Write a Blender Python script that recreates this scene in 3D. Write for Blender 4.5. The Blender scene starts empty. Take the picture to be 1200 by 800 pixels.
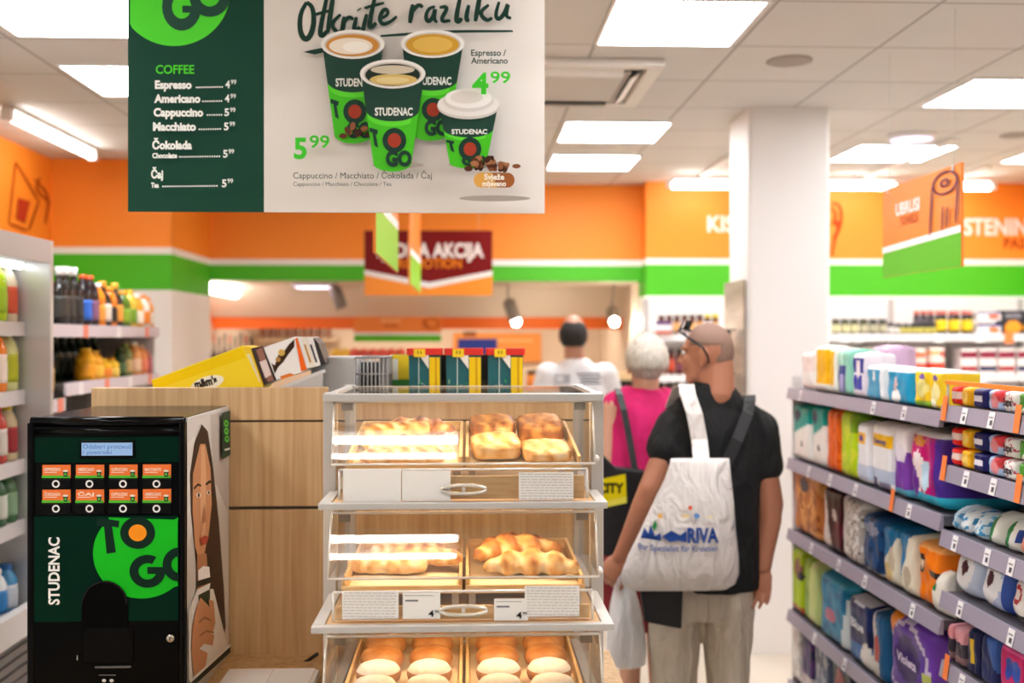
import bpy, math, random
from mathutils import Vector as V, Matrix, noise
random.seed(7)
S = bpy.context.scene
COL = S.collection
# ---------------------------------------------------------------- camera, light, exposure
FPX = 1250.0; TH = math.atan(50/1250); HC = 1.68; CEIL = 2.90
cam = bpy.data.cameras.new('camera'); cam.sensor_width = 36; cam.lens = 37.5; cam.shift_y = -5/1200
cam.clip_start = .05
camo = bpy.data.objects.new('camera', cam); COL.objects.link(camo)
camo.location = (0, 0, HC); camo.rotation_euler = (math.pi/2, 0, -TH)
cam.dof.use_dof = True; cam.dof.focus_distance = 2.65; cam.dof.aperture_fstop = 1.9
S.camera = camo
S.view_settings.view_transform = 'Standard'; S.view_settings.look = 'None'
S.view_settings.exposure = 0.12; S.view_settings.gamma = 1; S.view_settings.use_curve_mapping = False
PANEL_STRENGTH = 22.0; TUBE_STRENGTH = 18.0; LED_STRENGTH = 36.0; WORLD_STRENGTH = .28
W = bpy.data.worlds.new('world'); S.world = W; W.use_nodes = True
bg = W.node_tree.nodes['Background']; bg.inputs[0].default_value = (.95, .97, 1, 1); bg.inputs[1].default_value = WORLD_STRENGTH
try:
    S.cycles.max_bounces = 10; S.cycles.transparent_max_bounces = 24; S.cycles.caustics_reflective = False
    S.cycles.caustics_refractive = False; S.cycles.use_denoising = True; S.cycles.sample_clamp_indirect = 6
except Exception: pass

# ---------------------------------------------------------------- projection helpers (photo pixel -> point in the place)
ct, st = math.cos(TH), math.sin(TH)
def ray(px, py):
    u = (px-600)/FPX; v = (395-py)/FPX
    return V((st+u*ct, ct-u*st, v))
def at(px, py, Y):
    d = ray(px, py); t = Y/d.y; return V((d.x*t, Y, HC+d.z*t))
def atX(px, py, X):
    d = ray(px, py); t = X/d.x; return V((X, d.y*t, HC+d.z*t))
def atZ(px, py, Z):
    d = ray(px, py); t = (Z-HC)/d.z; return V((d.x*t, d.y*t, Z))
def lin(h):
    h = h.lstrip('#'); r = []
    for i in (0, 2, 4):
        c = int(h[i:i+2], 16)/255; r.append(c/12.92 if c <= .04045 else ((c+.055)/1.055)**2.4)
    return r

# ---------------------------------------------------------------- materials
_M = {}
def C(h, rough=.5, metal=0, spec=.5):
    k = (h, rough, metal, spec)
    if k in _M: return _M[k]
    m = bpy.data.materials.new('paint_'+h.lstrip('#')); m.use_nodes = True
    n = m.node_tree.nodes; b = n['Principled BSDF']
    b.inputs['Base Color'].default_value = (*lin(h), 1); b.inputs['Roughness'].default_value = rough
    b.inputs['Metallic'].default_value = metal; b.inputs['Specular IOR Level'].default_value = spec
    _M[k] = m; return m
def emis(h, s):
    k = ('e', h, s)
    if k in _M: return _M[k]
    m = bpy.data.materials.new('glow_'+h.lstrip('#')); m.use_nodes = True
    nt = m.node_tree; nt.nodes.clear(); o = nt.nodes.new('ShaderNodeOutputMaterial'); e = nt.nodes.new('ShaderNodeEmission')
    e.inputs[0].default_value = (*lin(h), 1); e.inputs[1].default_value = s; nt.links.new(e.outputs[0], o.inputs[0])
    _M[k] = m; return m
def nodes(name, rough=.5, metal=0):
    m = bpy.data.materials.new(name); m.use_nodes = True; nt = m.node_tree
    b = nt.nodes['Principled BSDF']; b.inputs['Roughness'].default_value = rough; b.inputs['Metallic'].default_value = metal
    def N(t, **kw):
        x = nt.nodes.new(t)
        for k, v in kw.items(): setattr(x, k, v)
        return x
    return m, nt, b, N, nt.links.new
def noisy(name, h1, h2, scale=(1, 1, 1), nscale=5, detail=6, rough=.5, metal=0, lo=.3, hi=.7, bump=0, dist=0):
    m, nt, b, N, L = nodes(name, rough, metal)
    tc = N('ShaderNodeTexCoord'); mp = N('ShaderNodeMapping'); mp.inputs['Scale'].default_value = scale
    nz = N('ShaderNodeTexNoise'); nz.inputs['Scale'].default_value = nscale; nz.inputs['Detail'].default_value = detail
    nz.inputs['Distortion'].default_value = dist
    cr = N('ShaderNodeValToRGB'); e = cr.color_ramp.elements
    e[0].position = lo; e[1].position = hi; e[0].color = (*lin(h1), 1); e[1].color = (*lin(h2), 1)
    L(tc.outputs['Object'], mp.inputs[0]); L(mp.outputs[0], nz.inputs[0]); L(nz.outputs[0], cr.inputs[0]); L(cr.outputs[0], b.inputs['Base Color'])
    if bump:
        bp = N('ShaderNodeBump'); bp.inputs['Strength'].default_value = bump; bp.inputs['Distance'].default_value = .01 if bump < .9 else .03
        L(nz.outputs[0], bp.inputs['Height']); L(bp.outputs[0], b.inputs['Normal'])
    return m
def grid_mat(name, base, line, sx, sy, ox, oy, w, rough=.7, base2=None):
    m, nt, b, N, L = nodes(name, rough)
    g = N('ShaderNodeNewGeometry'); sp = N('ShaderNodeSeparateXYZ'); L(g.outputs['Position'], sp.inputs[0])
    outs = []
    for k, s, o in ((0, sx, ox), (1, sy, oy)):
        a = N('ShaderNodeMath', operation='SUBTRACT'); a.inputs[1].default_value = o-w/2; L(sp.outputs[k], a.inputs[0])
        q = N('ShaderNodeMath', operation='FLOORED_MODULO'); q.inputs[1].default_value = s; L(a.outputs[0], q.inputs[0])
        c = N('ShaderNodeMath', operation='LESS_THAN'); c.inputs[1].default_value = w; L(q.outputs[0], c.inputs[0]); outs.append(c)
    mx = N('ShaderNodeMath', operation='MAXIMUM'); L(outs[0].outputs[0], mx.inputs[0]); L(outs[1].outputs[0], mx.inputs[1])
    nz = N('ShaderNodeTexNoise'); nz.inputs['Scale'].default_value = 3; L(g.outputs['Position'], nz.inputs[0])
    m1 = N('ShaderNodeMix', data_type='RGBA'); m1.inputs[6].default_value = (*lin(base), 1); m1.inputs[7].default_value = (*lin(base2 or base), 1)
    L(nz.outputs[0], m1.inputs[0])
    m2 = N('ShaderNodeMix', data_type='RGBA'); L(mx.outputs[0], m2.inputs[0]); L(m1.outputs[2], m2.inputs[6]); m2.inputs[7].default_value = (*lin(line), 1)
    L(m2.outputs[2], b.inputs['Base Color']); return m
def clear_mat(name, tint='#ffffff', base=.05, top=.7, rough=.02, body=0.0, bodycol='#ffffff'):
    m = bpy.data.materials.new(name); m.use_nodes = True; nt = m.node_tree; nt.nodes.clear()
    N = nt.nodes.new; L = nt.links.new
    o = N('ShaderNodeOutputMaterial'); t = N('ShaderNodeBsdfTransparent'); t.inputs[0].default_value = (*lin(tint), 1)
    g = N('ShaderNodeBsdfGlossy'); g.inputs['Roughness'].default_value = rough
    lw = N('ShaderNodeLayerWeight'); lw.inputs[0].default_value = .5
    p = N('ShaderNodeMath'); p.operation = 'POWER'; p.inputs[1].default_value = 4; L(lw.outputs['Facing'], p.inputs[0])
    ma = N('ShaderNodeMath'); ma.operation = 'MULTIPLY_ADD'; ma.inputs[1].default_value = top; ma.inputs[2].default_value = base; L(p.outputs[0], ma.inputs[0])
    mx = N('ShaderNodeMixShader'); L(ma.outputs[0], mx.inputs[0]); L(g.outputs[0], mx.inputs[2])
    if body:
        d = N('ShaderNodeBsdfDiffuse'); d.inputs[0].default_value = (*lin(bodycol), 1)
        m3 = N('ShaderNodeMixShader'); m3.inputs[0].default_value = body; L(t.outputs[0], m3.inputs[1]); L(d.outputs[0], m3.inputs[2]); L(m3.outputs[0], mx.inputs[1])
    else: L(t.outputs[0], mx.inputs[1])
    L(mx.outputs[0], o.inputs[0]); return m
ACRYL = clear_mat('clear_acrylic', '#fdfbf8', .07, .7)
ACRYL_EDGE = clear_mat('acrylic_edge', '#fff6e8', .25, .5, .15, .8, '#fff8ee')  # whitish body colour stands in for the glow along the edges
FILM = clear_mat('clear_film', '#f4f4f4', .12, .6, .15, .35, '#d8d4d0')
OAK = noisy('light_oak', '#b98f60', '#dcbb8c', (30, 30, 1.1), 1.7, 10, .55, lo=.25, hi=.75, bump=.05, dist=.6)
OAK2 = noisy('tray_oak', '#d2a86c', '#ecca95', (6, 40, 40), 2.0, 6, .55)
WHITE = C('#f3efec', .55); STEEL = noisy('brushed_metal', '#b9b6b2', '#cbc8c4', (60, 60, 3), 3, 3, .38, .55)
GREYP = C('#bcbab9', .45); LGREY = C('#d9d6d6', .5); BLACK = C('#0b0b0c', .18); MBLACK = C('#141416', .6)
ORANGE = C('#f98a1c', .6); DORANGE = C('#f07a14', .6); GREEN = C('#4fbf06', .55); STRIPE = C('#f6f2ee', .5)

# ---------------------------------------------------------------- mesh builder
WL = {}
class MB:
    def __init__(s): s.v = []; s.f = []; s.m = []; s.s = []; s.mats = []
    def mi(s, m):
        if m not in s.mats: s.mats.append(m)
        return s.mats.index(m)
    def add(s, vs, fs, mat, smooth=False):
        o = len(s.v); s.v += [V(p) for p in vs]; k = s.mi(mat) if not isinstance(mat, list) else None
        for i, f in enumerate(fs):
            s.f.append([o+j for j in f]); s.m.append(k if k is not None else s.mi(mat[i])); s.s.append(smooth)
        return s
    def box(s, a, b, mat):
        x0, y0, z0 = a; x1, y1, z1 = b
        if x0 > x1: x0, x1 = x1, x0
        if y0 > y1: y0, y1 = y1, y0
        if z0 > z1: z0, z1 = z1, z0
        return s.add([(x0,y0,z0),(x1,y0,z0),(x1,y1,z0),(x0,y1,z0),(x0,y0,z1),(x1,y0,z1),(x1,y1,z1),(x0,y1,z1)],
            [(0,3,2,1),(4,5,6,7),(0,1,5,4),(1,2,6,5),(2,3,7,6),(3,0,4,7)], mat)
    def rbox(s, a, b, r, mat, n=4):
        # box with rounded vertical edges (plan view), slightly eased top
        x0, y0, z0 = a; x1, y1, z1 = b; pts = []
        for cx, cy, a0 in ((x1-r,y1-r,0),(x0+r,y1-r,90),(x0+r,y0+r,180),(x1-r,y0+r,270)):
            for i in range(n+1):
                t = math.radians(a0+90*i/n); pts.append((cx+r*math.cos(t), cy+r*math.sin(t)))
        return s.prism([V((x, y, z0)) for x, y in pts], V((0, 0, z1-z0)), mat)
    def prism(s, pts, ext, mat, cap=None):
        n = len(pts); pts = [V(p) for p in pts]; ext = V(ext)
        nr = V((0,0,0))
        for i in range(n): nr += pts[i].cross(pts[(i+1) % n])
        fl = nr.dot(ext) > 0
        vs = pts+[p+ext for p in pts]
        b = list(range(n)); t = list(range(n, 2*n)); fs = [b[::-1] if fl else b, t if fl else t[::-1]]
        for i in range(n):
            j = (i+1) % n; q = (i, j, j+n, i+n); fs.append(q if fl else q[::-1])
        return s.add(vs, fs, mat)
    def poly(s, pts, mat): return s.add(pts, [list(range(len(pts)))], mat)
    def lathe(s, c, prof, mat, n=18, axis=None, smooth=True, mats=None):
        c = V(c); vs = []; fs = []; ms = []
        M = Matrix.Identity(3) if axis is None else V((0,0,1)).rotation_difference(V(axis)).to_matrix()
        for r, z in prof:
            for i in range(n):
                a = 2*math.pi*i/n; vs.append(c+M @ V((r*math.cos(a), r*math.sin(a), z)))
        for k in range(len(prof)-1):
            for i in range(n):
                j = (i+1) % n; fs.append((k*n+i, k*n+j, (k+1)*n+j, (k+1)*n+i)); ms.append(mats[k] if mats else mat)
        fs.append(list(range(n))[::-1]); ms.append(ms[0]); fs.append([(len(prof)-1)*n+i for i in range(n)]); ms.append(ms[-2])
        return s.add(vs, fs, ms, smooth)
    def tube(s, path, r, mat, n=8, flat=None, up=None):
        P = [V(p) for p in path]; k = len(P); rs = r if isinstance(r, (list, tuple)) else [r]*k
        T = [((P[min(i+1, k-1)]-P[max(i-1, 0)]).normalized()) for i in range(k)]
        u = V(up) if up else (V((0,0,1)) if abs(T[0].z) < .9 else V((1,0,0)))
        vs = []; fs = []
        for i in range(k):
            x = T[i].cross(u); x = x.normalized() if x.length > 1e-6 else V((1,0,0)); y = x.cross(T[i]).normalized()
            if not up: u = y
            for j in range(n):
                a = 2*math.pi*j/n; vs.append(P[i]+x*rs[i]*math.cos(a)*(flat or 1)+y*rs[i]*math.sin(a))
        for i in range(k-1):
            for j in range(n):
                q = (j+1) % n; fs.append((i*n+j, i*n+q, (i+1)*n+q, (i+1)*n+j))
        fs.append(list(range(n))[::-1]); fs.append([(k-1)*n+j for j in range(n)])
        return s.add(vs, fs, mat, True)
    def ell(s, c, r, mat, rot=None, nu=14, nv=9, zmin=-1.0):
        c = V(c); vs = []; fs = []; R = rot or Matrix.Identity(3)
        for k in range(nv+1):
            p = -math.pi/2+math.pi*k/nv
            z = max(math.sin(p), zmin)
            for i in range(nu):
                a = 2*math.pi*i/nu; vs.append(c+R @ V((r[0]*math.cos(p)*math.cos(a), r[1]*math.cos(p)*math.sin(a), r[2]*z)))
        for k in range(nv):
            for i in range(nu):
                j = (i+1) % nu; fs.append((k*nu+i, k*nu+j, (k+1)*nu+j, (k+1)*nu+i))
        return s.add(vs, fs, mat, True)
    def loft(s, rings, mat, smooth=True, cap=True):
        n = len(rings[0]); vs = [p for r in rings for p in r]; fs = []
        for k in range(len(rings)-1):
            for i in range(n):
                j = (i+1) % n; fs.append((k*n+i, k*n+j, (k+1)*n+j, (k+1)*n+i))
        if cap: fs.append(list(range(n))[::-1]); fs.append([(len(rings)-1)*n+i for i in range(n)])
        return s.add(vs, fs, mat, smooth)
    def build(s, name, parent=None, bevel=0, origin=None, label=None):
        me = bpy.data.meshes.new(name)
        if parent is not None: o = WL[parent.name]
        elif origin is not None: o = V(origin)
        else:
            xs = [p.x for p in s.v]; ys = [p.y for p in s.v]
            o = V(((min(xs)+max(xs))/2, (min(ys)+max(ys))/2, min(p.z for p in s.v)))
        me.from_pydata([tuple(p-o) for p in s.v], [], s.f)
        for m in s.mats: me.materials.append(m)
        me.polygons.foreach_set('material_index', s.m); me.polygons.foreach_set('use_smooth', s.s); me.update()
        ob = bpy.data.objects.new(name, me); COL.objects.link(ob)
        if parent is not None: ob.parent = parent
        else: ob.location = o
        WL[ob.name] = o
        if bevel:
            b = ob.modifiers.new('bevel', 'BEVEL'); b.width = bevel; b.segments = 2; b.limit_method = 'ANGLE'
        if label: ob['label'] = label
        return ob
def tag(o, label=None, cat=None, group=None, kind=None):
    if label: o['label'] = label
    if cat: o['category'] = cat
    if group: o['group'] = group
    if kind: o['kind'] = kind
    return o
def thing(name, label, cat, loc, group=None):
    o = bpy.data.objects.new(name, None); COL.objects.link(o); o.location = loc; o.empty_display_size = .1
    WL[o.name] = V(loc); return tag(o, label, cat, group)
def struct(mb, name, bevel=0): return tag(mb.build(name, bevel=bevel), kind='structure')

# ---------------------------------------------------------------- flat print (lettering, logos) on a surface
_T = {}
def text_mesh(s, bold):
    k = (s, bold)
    if k not in _T:
        c = bpy.data.curves.new('t', 'FONT'); c.body = s; c.size = 1; c.offset = bold; c.resolution_u = 3; c.fill_mode = 'FRONT'
        o = bpy.data.objects.new('t', c); COL.objects.link(o)
        me = bpy.data.meshes.new_from_object(o)
        _T[k] = ([(v.co.x, v.co.y) for v in me.vertices], [list(p.vertices) for p in me.polygons])
        bpy.data.objects.remove(o); bpy.data.meshes.remove(me); bpy.data.curves.remove(c)
    return _T[k]
class Art:
    """print drawn on a plane: fn maps drawing coordinates to points, nrm lifts each layer a hair"""
    def __init__(s, fn, nrm, mb=None, eps=.0005): s.fn = fn; s.n = V(nrm); s.mb = mb or MB(); s.k = 1; s.eps = eps
    def _p(s, x, y): return s.fn(x, y)+s.n*(s.eps*s.k)
    def poly(s, pts, col, up=True):
        P = [s._p(x, y) for x, y in pts]; nr = V((0,0,0))
        for i in range(len(P)): nr += (P[i]-P[0]).cross(P[(i+1) % len(P)]-P[0])
        if nr.dot(s.n) < 0: P = P[::-1]
        s.mb.poly(P, col if not isinstance(col, str) else C(col, .45, 0, .15))
        if up: s.k += 1
        return s
    def rect(s, x0, y0, x1, y1, col): return s.poly([(x0,y0),(x1,y0),(x1,y1),(x0,y1)], col)
    def ell(s, cx, cy, rx, ry, col, n=28, a0=0, a1=360, rot=0):
        r = math.radians(rot); P = []
        for i in range(n+(a1-a0 != 360)):
            a = math.radians(a0+(a1-a0)*i/n); x = rx*math.cos(a); y = ry*math.sin(a)
            P.append((cx+x*math.cos(r)-y*math.sin(r), cy+x*math.sin(r)+y*math.cos(r)))
        return s.poly(P, col)
    def ring(s, cx, cy, r, ri, col, n=28, sy=1, a0=0, a1=360):
        m = C(col, .45, 0, .15)
        for i in range(n):
            a = math.radians(a0+(a1-a0)*i/n); b = math.radians(a0+(a1-a0)*(i+1)/n)
            s.poly([(cx+r*math.cos(a), cy+r*sy*math.sin(a)), (cx+r*math.cos(b), cy+r*sy*math.sin(b)),
                    (cx+ri*math.cos(b), cy+ri*sy*math.sin(b)), (cx+ri*math.cos(a), cy+ri*sy*math.sin(a))], m, False)
        s.k += 1; return s
    def stroke(s, pts, w, col, w2=None):
        m = C(col, .45, 0, .15); n = len(pts)
        # smooth the path
        for _ in range(2):
            q = [pts[0]]
            for a, b in zip(pts, pts[1:]):
                q += [(a[0]*.75+b[0]*.25, a[1]*.75+b[1]*.25), (a[0]*.25+b[0]*.75, a[1]*.25+b[1]*.75)]
            pts = q+[pts[-1]]
        n = len(pts); L = []; R = []
        for i, p in enumerate(pts):
            a = pts[max(i-1, 0)]; b = pts[min(i+1, n-1)]; dx, dy = b[0]-a[0], b[1]-a[1]; l = math.hypot(dx, dy) or 1
            t = i/(n-1); ww = (w if w2 is None else w+(w2-w)*t)*(.6+.4*math.sin(math.pi*t))/2
            L.append((p[0]-dy/l*ww, p[1]+dx/l*ww)); R.append((p[0]+dy/l*ww, p[1]-dx/l*ww))
        k0 = s.k
        for i in range(n-1): s.k = k0+.05*i/s.eps*1e-3*.5; s.poly([L[i], L[i+1], R[i+1], R[i]], m, False)
        s.k = k0+1+.05*n/s.eps*1e-3*.5; return s
    def text(s, t, x0, base, x1, cap, col, bold=.015, rot=0, sx=None, arc=0):
        """x0..x1: width, base: baseline, cap: y of capital top (drawing units); rot in degrees about (x0, base)"""
        vs, fs = text_mesh(t, bold)
        if not vs: return s
        xa = min(v[0] for v in vs); xb = max(v[0] for v in vs); kx = (x1-x0)/(xb-xa); ky = (cap-base)/.70
        m = C(col, .45, 0, .15) if isinstance(col, str) else col; r = math.radians(rot); P = []
        for x, y in vs:
            X = (x-xa)*kx; Y = y*ky
            if arc: Y += arc*(1-((X/(x1-x0))*2-1)**2)
            P.append(s._p(x0+X*math.cos(r)-Y*math.sin(r), base+X*math.sin(r)+Y*math.cos(r)))
        F = []; P2 = []
        for q_, f in enumerate(fs):
            a, b, c = P[f[0]], P[f[1]], P[f[2]]
            o_ = len(P2); g_ = list(range(o_, o_+len(f))); P2 += [P[i]+s.n*(2e-5*(q_ % 9)) for i in f]
            F.append(g_[::-1] if (b-a).cross(c-a).dot(s.n) < 0 else g_)
        s.mb.add(P2, F, m); s.k += 1; return s
    def build(s, *a, **k): return s.mb.build(*a, **k)
# ================================================================ ROOM SHELL
XL, XR = -2.85, 4.45
def band_wall(name, stops):
    m, nt, b, N, L = nodes(name, .55)
    g = N('ShaderNodeNewGeometry'); sp = N('ShaderNodeSeparateXYZ'); L(g.outputs['Position'], sp.inputs[0])
    a = N('ShaderNodeMath', operation='MULTIPLY'); a.inputs[1].default_value = 1/3; L(sp.outputs[2], a.inputs[0])
    r = N('ShaderNodeValToRGB'); cr = r.color_ramp; cr.interpolation = 'CONSTANT'
    while len(cr.elements) < len(stops): cr.elements.new(.5)
    for e, (z, h) in zip(cr.elements, stops): e.position = z/3; e.color = (*lin(h), 1)
    L(a.outputs[0], r.inputs[0]); L(r.outputs[0], b.inputs['Base Color']); return m
BAND = band_wall('shop_wall_bands', [(0, '#f1edea'), (2.0, '#47b804'), (2.25, '#f6f2ee'), (2.29, '#fb9124')])
ALC = band_wall('alcove_wall_bands', [(0, '#e9dccd'), (1.80, '#ee7a1c'), (2.05, '#ee7a1c')])
BEIGE = C('#dccbb8', .6)
CEILM = grid_mat('ceiling_tiles', '#d6d2d0', '#aca5a1', .6, .6, at(697, 50, 4.42).x, 4.43, .014, .85, '#dedad8')
FLOORM = grid_mat('floor_tiles', '#cbbfae', '#a89c8d', .6, .6, .1, .2, .006, .28, '#d6cbbb')
b = MB(); b.box((XL-.1, -3.2, -.1), (XR+.1, 12, 0), FLOORM); struct(b, 'floor')
b = MB(); b.box((XL-.1, -3.2, CEIL), (XR+.1, 8.65, CEIL+.1), CEILM); struct(b, 'ceiling')
b = MB(); b.box((XL-.1, -3.2, 0), (XL, 8.6, CEIL), BAND); struct(b, 'wall_left')
b = MB(); b.box((XR, -3.2, 0), (XR+.1, 8.6, CEIL), BAND); struct(b, 'wall_right')
XO = at(757, 330, 8.3).x
b = MB(); b.box((XL, 7.4, 0), (-2.04, 8.5, CEIL), BAND); struct(b, 'wall_corner')
b = MB(); b.box((-2.04, 8.5, 2.13), (XO, 8.65, CEIL), BAND); struct(b, 'wall_header')
b = MB(); b.box((XO, 8.3, 0), (XR, 8.65, CEIL), BAND); struct(b, 'wall_back')
# alcove beyond the opening: lower ceiling, bulkhead, own walls
b = MB(); b.box((-2.5, 8.65, 2.13), (XO+.3, 11.4, 2.2), BEIGE); struct(b, 'ceiling_alcove')
b = MB(); b.box((-2.4, 8.5, 0), (-2.28, 11.4, 2.13), ALC); struct(b, 'wall_alcove_left')
b = MB(); b.box((XO, 8.65, 0), (XO+.12, 11.4, 2.13), BEIGE); struct(b, 'wall_alcove_right')
b = MB(); b.box((-2.28, 11.2, 0), (XO, 11.35, 2.13), BEIGE); struct(b, 'wall_alcove_back')
b = MB(); b.prism([V((-2.28, 9.55, 1.86)), V((-2.28, 9.35, 2.13)), V((-2.28, 9.75, 2.13)), V((-2.28, 9.75, 1.86))], (XO+2.28, 0, 0), BEIGE); struct(b, 'trim_1')
b = MB(); b.box((-2.28, 9.57, 1.755), (XO, 9.74, 1.86), C('#ee6d12', .6)); struct(b, 'trim_2')
# round-cornered square column, metal kick strip
CX0 = at(877, 395, 5.6).x; CX1 = at(973, 395, 5.6).x
b = MB(); b.rbox((CX0, 5.6, 0), (CX1, 6.02, CEIL), .02, C('#efebe9', .5)); tag(b.build('column'), kind='structure')
# pale ceiling rails
def rail(p0, p1):
    A = atZ(*p0, CEIL); B = atZ(*p1, CEIL); x = (A.x+B.x)/2
    b = MB(); b.box((x-.025, min(A.y, B.y), CEIL-.02), (x+.025, max(A.y, B.y), CEIL-.002), C('#ece6e2', .5)); struct(b, 'trim_3')
rail((821, 206), (853, 183)); rail((1008, 208), (1120, 162)); rail((1128, 205), (1156, 194))

# ================================================================ CEILING LAMPS
def ceiling_panel(xl, xr, yf, label, depth=.6, w=None):
    A = atZ(xl, yf, CEIL); Y = A.y
    wd = w or (atZ(xr, yf, CEIL).x-A.x)
    led_panel(A.x, Y-depth, A.x+wd, Y, label)
def led_panel(x0, y0, x1, y1, label, group=None, st=PANEL_STRENGTH, tint='#fbfcff'):
    t = thing('ceiling_light', label, 'ceiling light', ((x0+x1)/2, (y0+y1)/2, CEIL-.02), group)
    b = MB(); e = .012
    for a, c in (((x0, y0), (x1, y0+e)), ((x0, y1-e), (x1, y1)), ((x0, y0+e), (x0+e, y1-e)), ((x1-e, y0+e), (x1, y1-e))):
        b.box((a[0], a[1], CEIL-.012), (c[0], c[1], CEIL-.001), C('#f4f2f0', .4))
    b.build('frame', t)
    b = MB(); b.box((x0+e, y0+e, CEIL-.009), (x1-e, y1-e, CEIL-.002), emis(tint, st)); b.build('diffuser', t)
ceiling_panel(697, 858, 50, 'square bright ceiling light nearest above the white column, right of the coffee menu board')
ceiling_panel(652, 768, 164, 'square bright ceiling light just behind the ceiling air conditioner')
ceiling_panel(640, 737, 197, 'square bright ceiling light farthest back right of the menu board, nearest the orange wall')
ceiling_panel(1078, 1240, 123, 'square bright ceiling light at the right edge above the paper towel aisle sign')
ceiling_panel(970, 1080, 187, 'square bright ceiling light beside the right side of the white column')
ceiling_panel(1170, 1280, 189, 'square bright ceiling light cut by the right edge, behind the aisle sign')
ceiling_panel(20, 197, 40, 'large bright ceiling light in the top left corner beside the menu board')
ceiling_panel(120, 255, 110, 'bright ceiling light half hidden behind the left edge of the menu board')
for x in (-1.9, .9, 3.0):
    for y in (-1.8, .6, 2.4):
        if y == .6 and x == .9: continue
        led_panel(x-.3, y, x+.3, y+.6, 'unseen ceiling light added over the shop floor in front of the pastry case', 'ceiling lights added out of view')  # unseen panels added to light the room evenly
def tube_lamp(A, B, label, r=.022, st=TUBE_STRENGTH, group=None, tint='#fff6ee'):
    A = V(A); B = V(B); d = (B-A).normalized()
    t = thing('tube_light', label, 'tube light', (A+B)/2, group)
    b = MB(); n = V((0,0,1)); s = d.cross(n).normalized()*.03
    b.prism([A-s+n*.03, A+s+n*.03, A+s+n*.055, A-s+n*.055], B-A, C('#f1efed', .4)); b.build('housing', t)
    b = MB(); b.tube([A, B], r, emis(tint, st), 10); b.build('tube', t)
    for p, q in ((A, d), (B, -d)): b = MB(); b.box(p-V((.026,.026,.026))-q*.012, p+V((.026,.026,.032))-q*.012, C('#e4e2e0', .4)); b.build('end_cap', t)
zt = CEIL-.056
def tz(px, py): return atZ(px, py, zt)
A = tz(20, 136); B = tz(108, 183); tube_lamp((B.x, A.y, zt), (B.x, B.y, zt), 'long fluorescent tube light running along the orange left wall', .022)
for x0, x1, y, lb in ((787, 862, 217, 'tube light on the orange back wall just left of the white column'), (968, 1048, 221, 'tube light above the orange back wall right of the white column'),
                  (1100, 1160, 223, 'tube light on the orange back wall partly behind the aisle sign')):
    P = at(x0, y, 7.95); Q = at(x1, y, 7.95); tube_lamp((P.x, 7.95, zt-.02), (Q.x, 7.95, zt-.02), lb, .03, TUBE_STRENGTH)
tube_lamp((-1.35, .65, zt), (-.05, .65, zt), 'twin tube light over the aisle in front of the pastry case, rear tube', .010, 26, 'twin ceiling tubes behind the viewer')
tube_lamp((-1.35, .77, zt), (-.04, .77, zt), 'twin tube light over the aisle in front of the pastry case, front tube', .016, 30, 'twin ceiling tubes behind the viewer')
# flush lamp and loudspeakers in the ceiling
P = atZ(1068, 158, CEIL)
t = thing('flush_light', 'small round flush ceiling light beyond the paper towel sign', 'ceiling light', (P.x, P.y, CEIL-.03))
b = MB(); b.lathe((P.x, P.y, CEIL-.03), [(.13, .0), (.145, .02), (.145, .029)], C('#e8e4e6', .4), 24); b.build('rim', t)
b = MB(); b.lathe((P.x, P.y, CEIL-.034), [(.09, 0), (.125, .004)], emis('#f2e6ff', 1.7), 24); b.build('diffuser', t)
for px, py, lb in ((925, 71, 'round grey ceiling loudspeaker grille in front of the white column'), (1192, 158, 'round grey ceiling loudspeaker grille at the right edge')):
    P = atZ(px, py, CEIL); b = MB(); b.lathe((P.x, P.y, CEIL-.008), [(.085, 0), (.1, .004), (.1, .0075)], C('#a79d98', .8), 26)
    tag(b.build('ceiling_speaker'), lb, 'loudspeaker')
# ceiling cassette air conditioner
A = atZ(745, 118, CEIL); yb = A.y; xr = A.x; xl = xr-.86; yf = yb-.84; zb = CEIL-.035
t = thing('ceiling_air_conditioner', 'square white ceiling cassette air conditioner with open louvres beside the menu board', 'air conditioner', ((xl+xr)/2, (yf+yb)/2, zb))
ACW = C('#e6e1de', .45)
b = MB(); g = .13
for a, c in (((xl, yf), (xr, yf+.07)), ((xl, yb-.07), (xr, yb)), ((xl, yf+.07), (xl+.07, yb-.07)), ((xr-.07, yf+.07), (xr, yb-.07))): b.box((*a, zb), (*c, CEIL-.001), ACW)
b.build('frame', t, .006)
b = MB(); b.box((xl+g, yf+g, zb+.002), (xr-g, yb-g, CEIL-.001), C('#b9b2ae', .6))
for i in range(9): y = yf+g+.03+i*.06; b.box((xl+g+.03, y, zb-.003), (xr-g-.03, y+.03, zb+.004), ACW)
b.build('intake_grille', t)
b = MB(); b.box((xl+.07, yf+.07, CEIL-.008), (xr-.07, yb-.07, CEIL-.002), C('#262322', .6)); b.build('slot', t)
for k in range(4):
    b = MB(); cx, cy = (xl+xr)/2, (yf+yb)/2; R = Matrix.Rotation(k*math.pi/2, 3, 'Z')
    P = [V((-.26, -.345, -.004)), V((.26, -.345, -.004)), V((.26, -.30, -.032)), V((-.26, -.30, -.032))]
    b.prism([V((cx, cy, zb+.01))+R @ p for p in P], (0, 0, .006), ACW); b.build('louvre', t)

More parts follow.
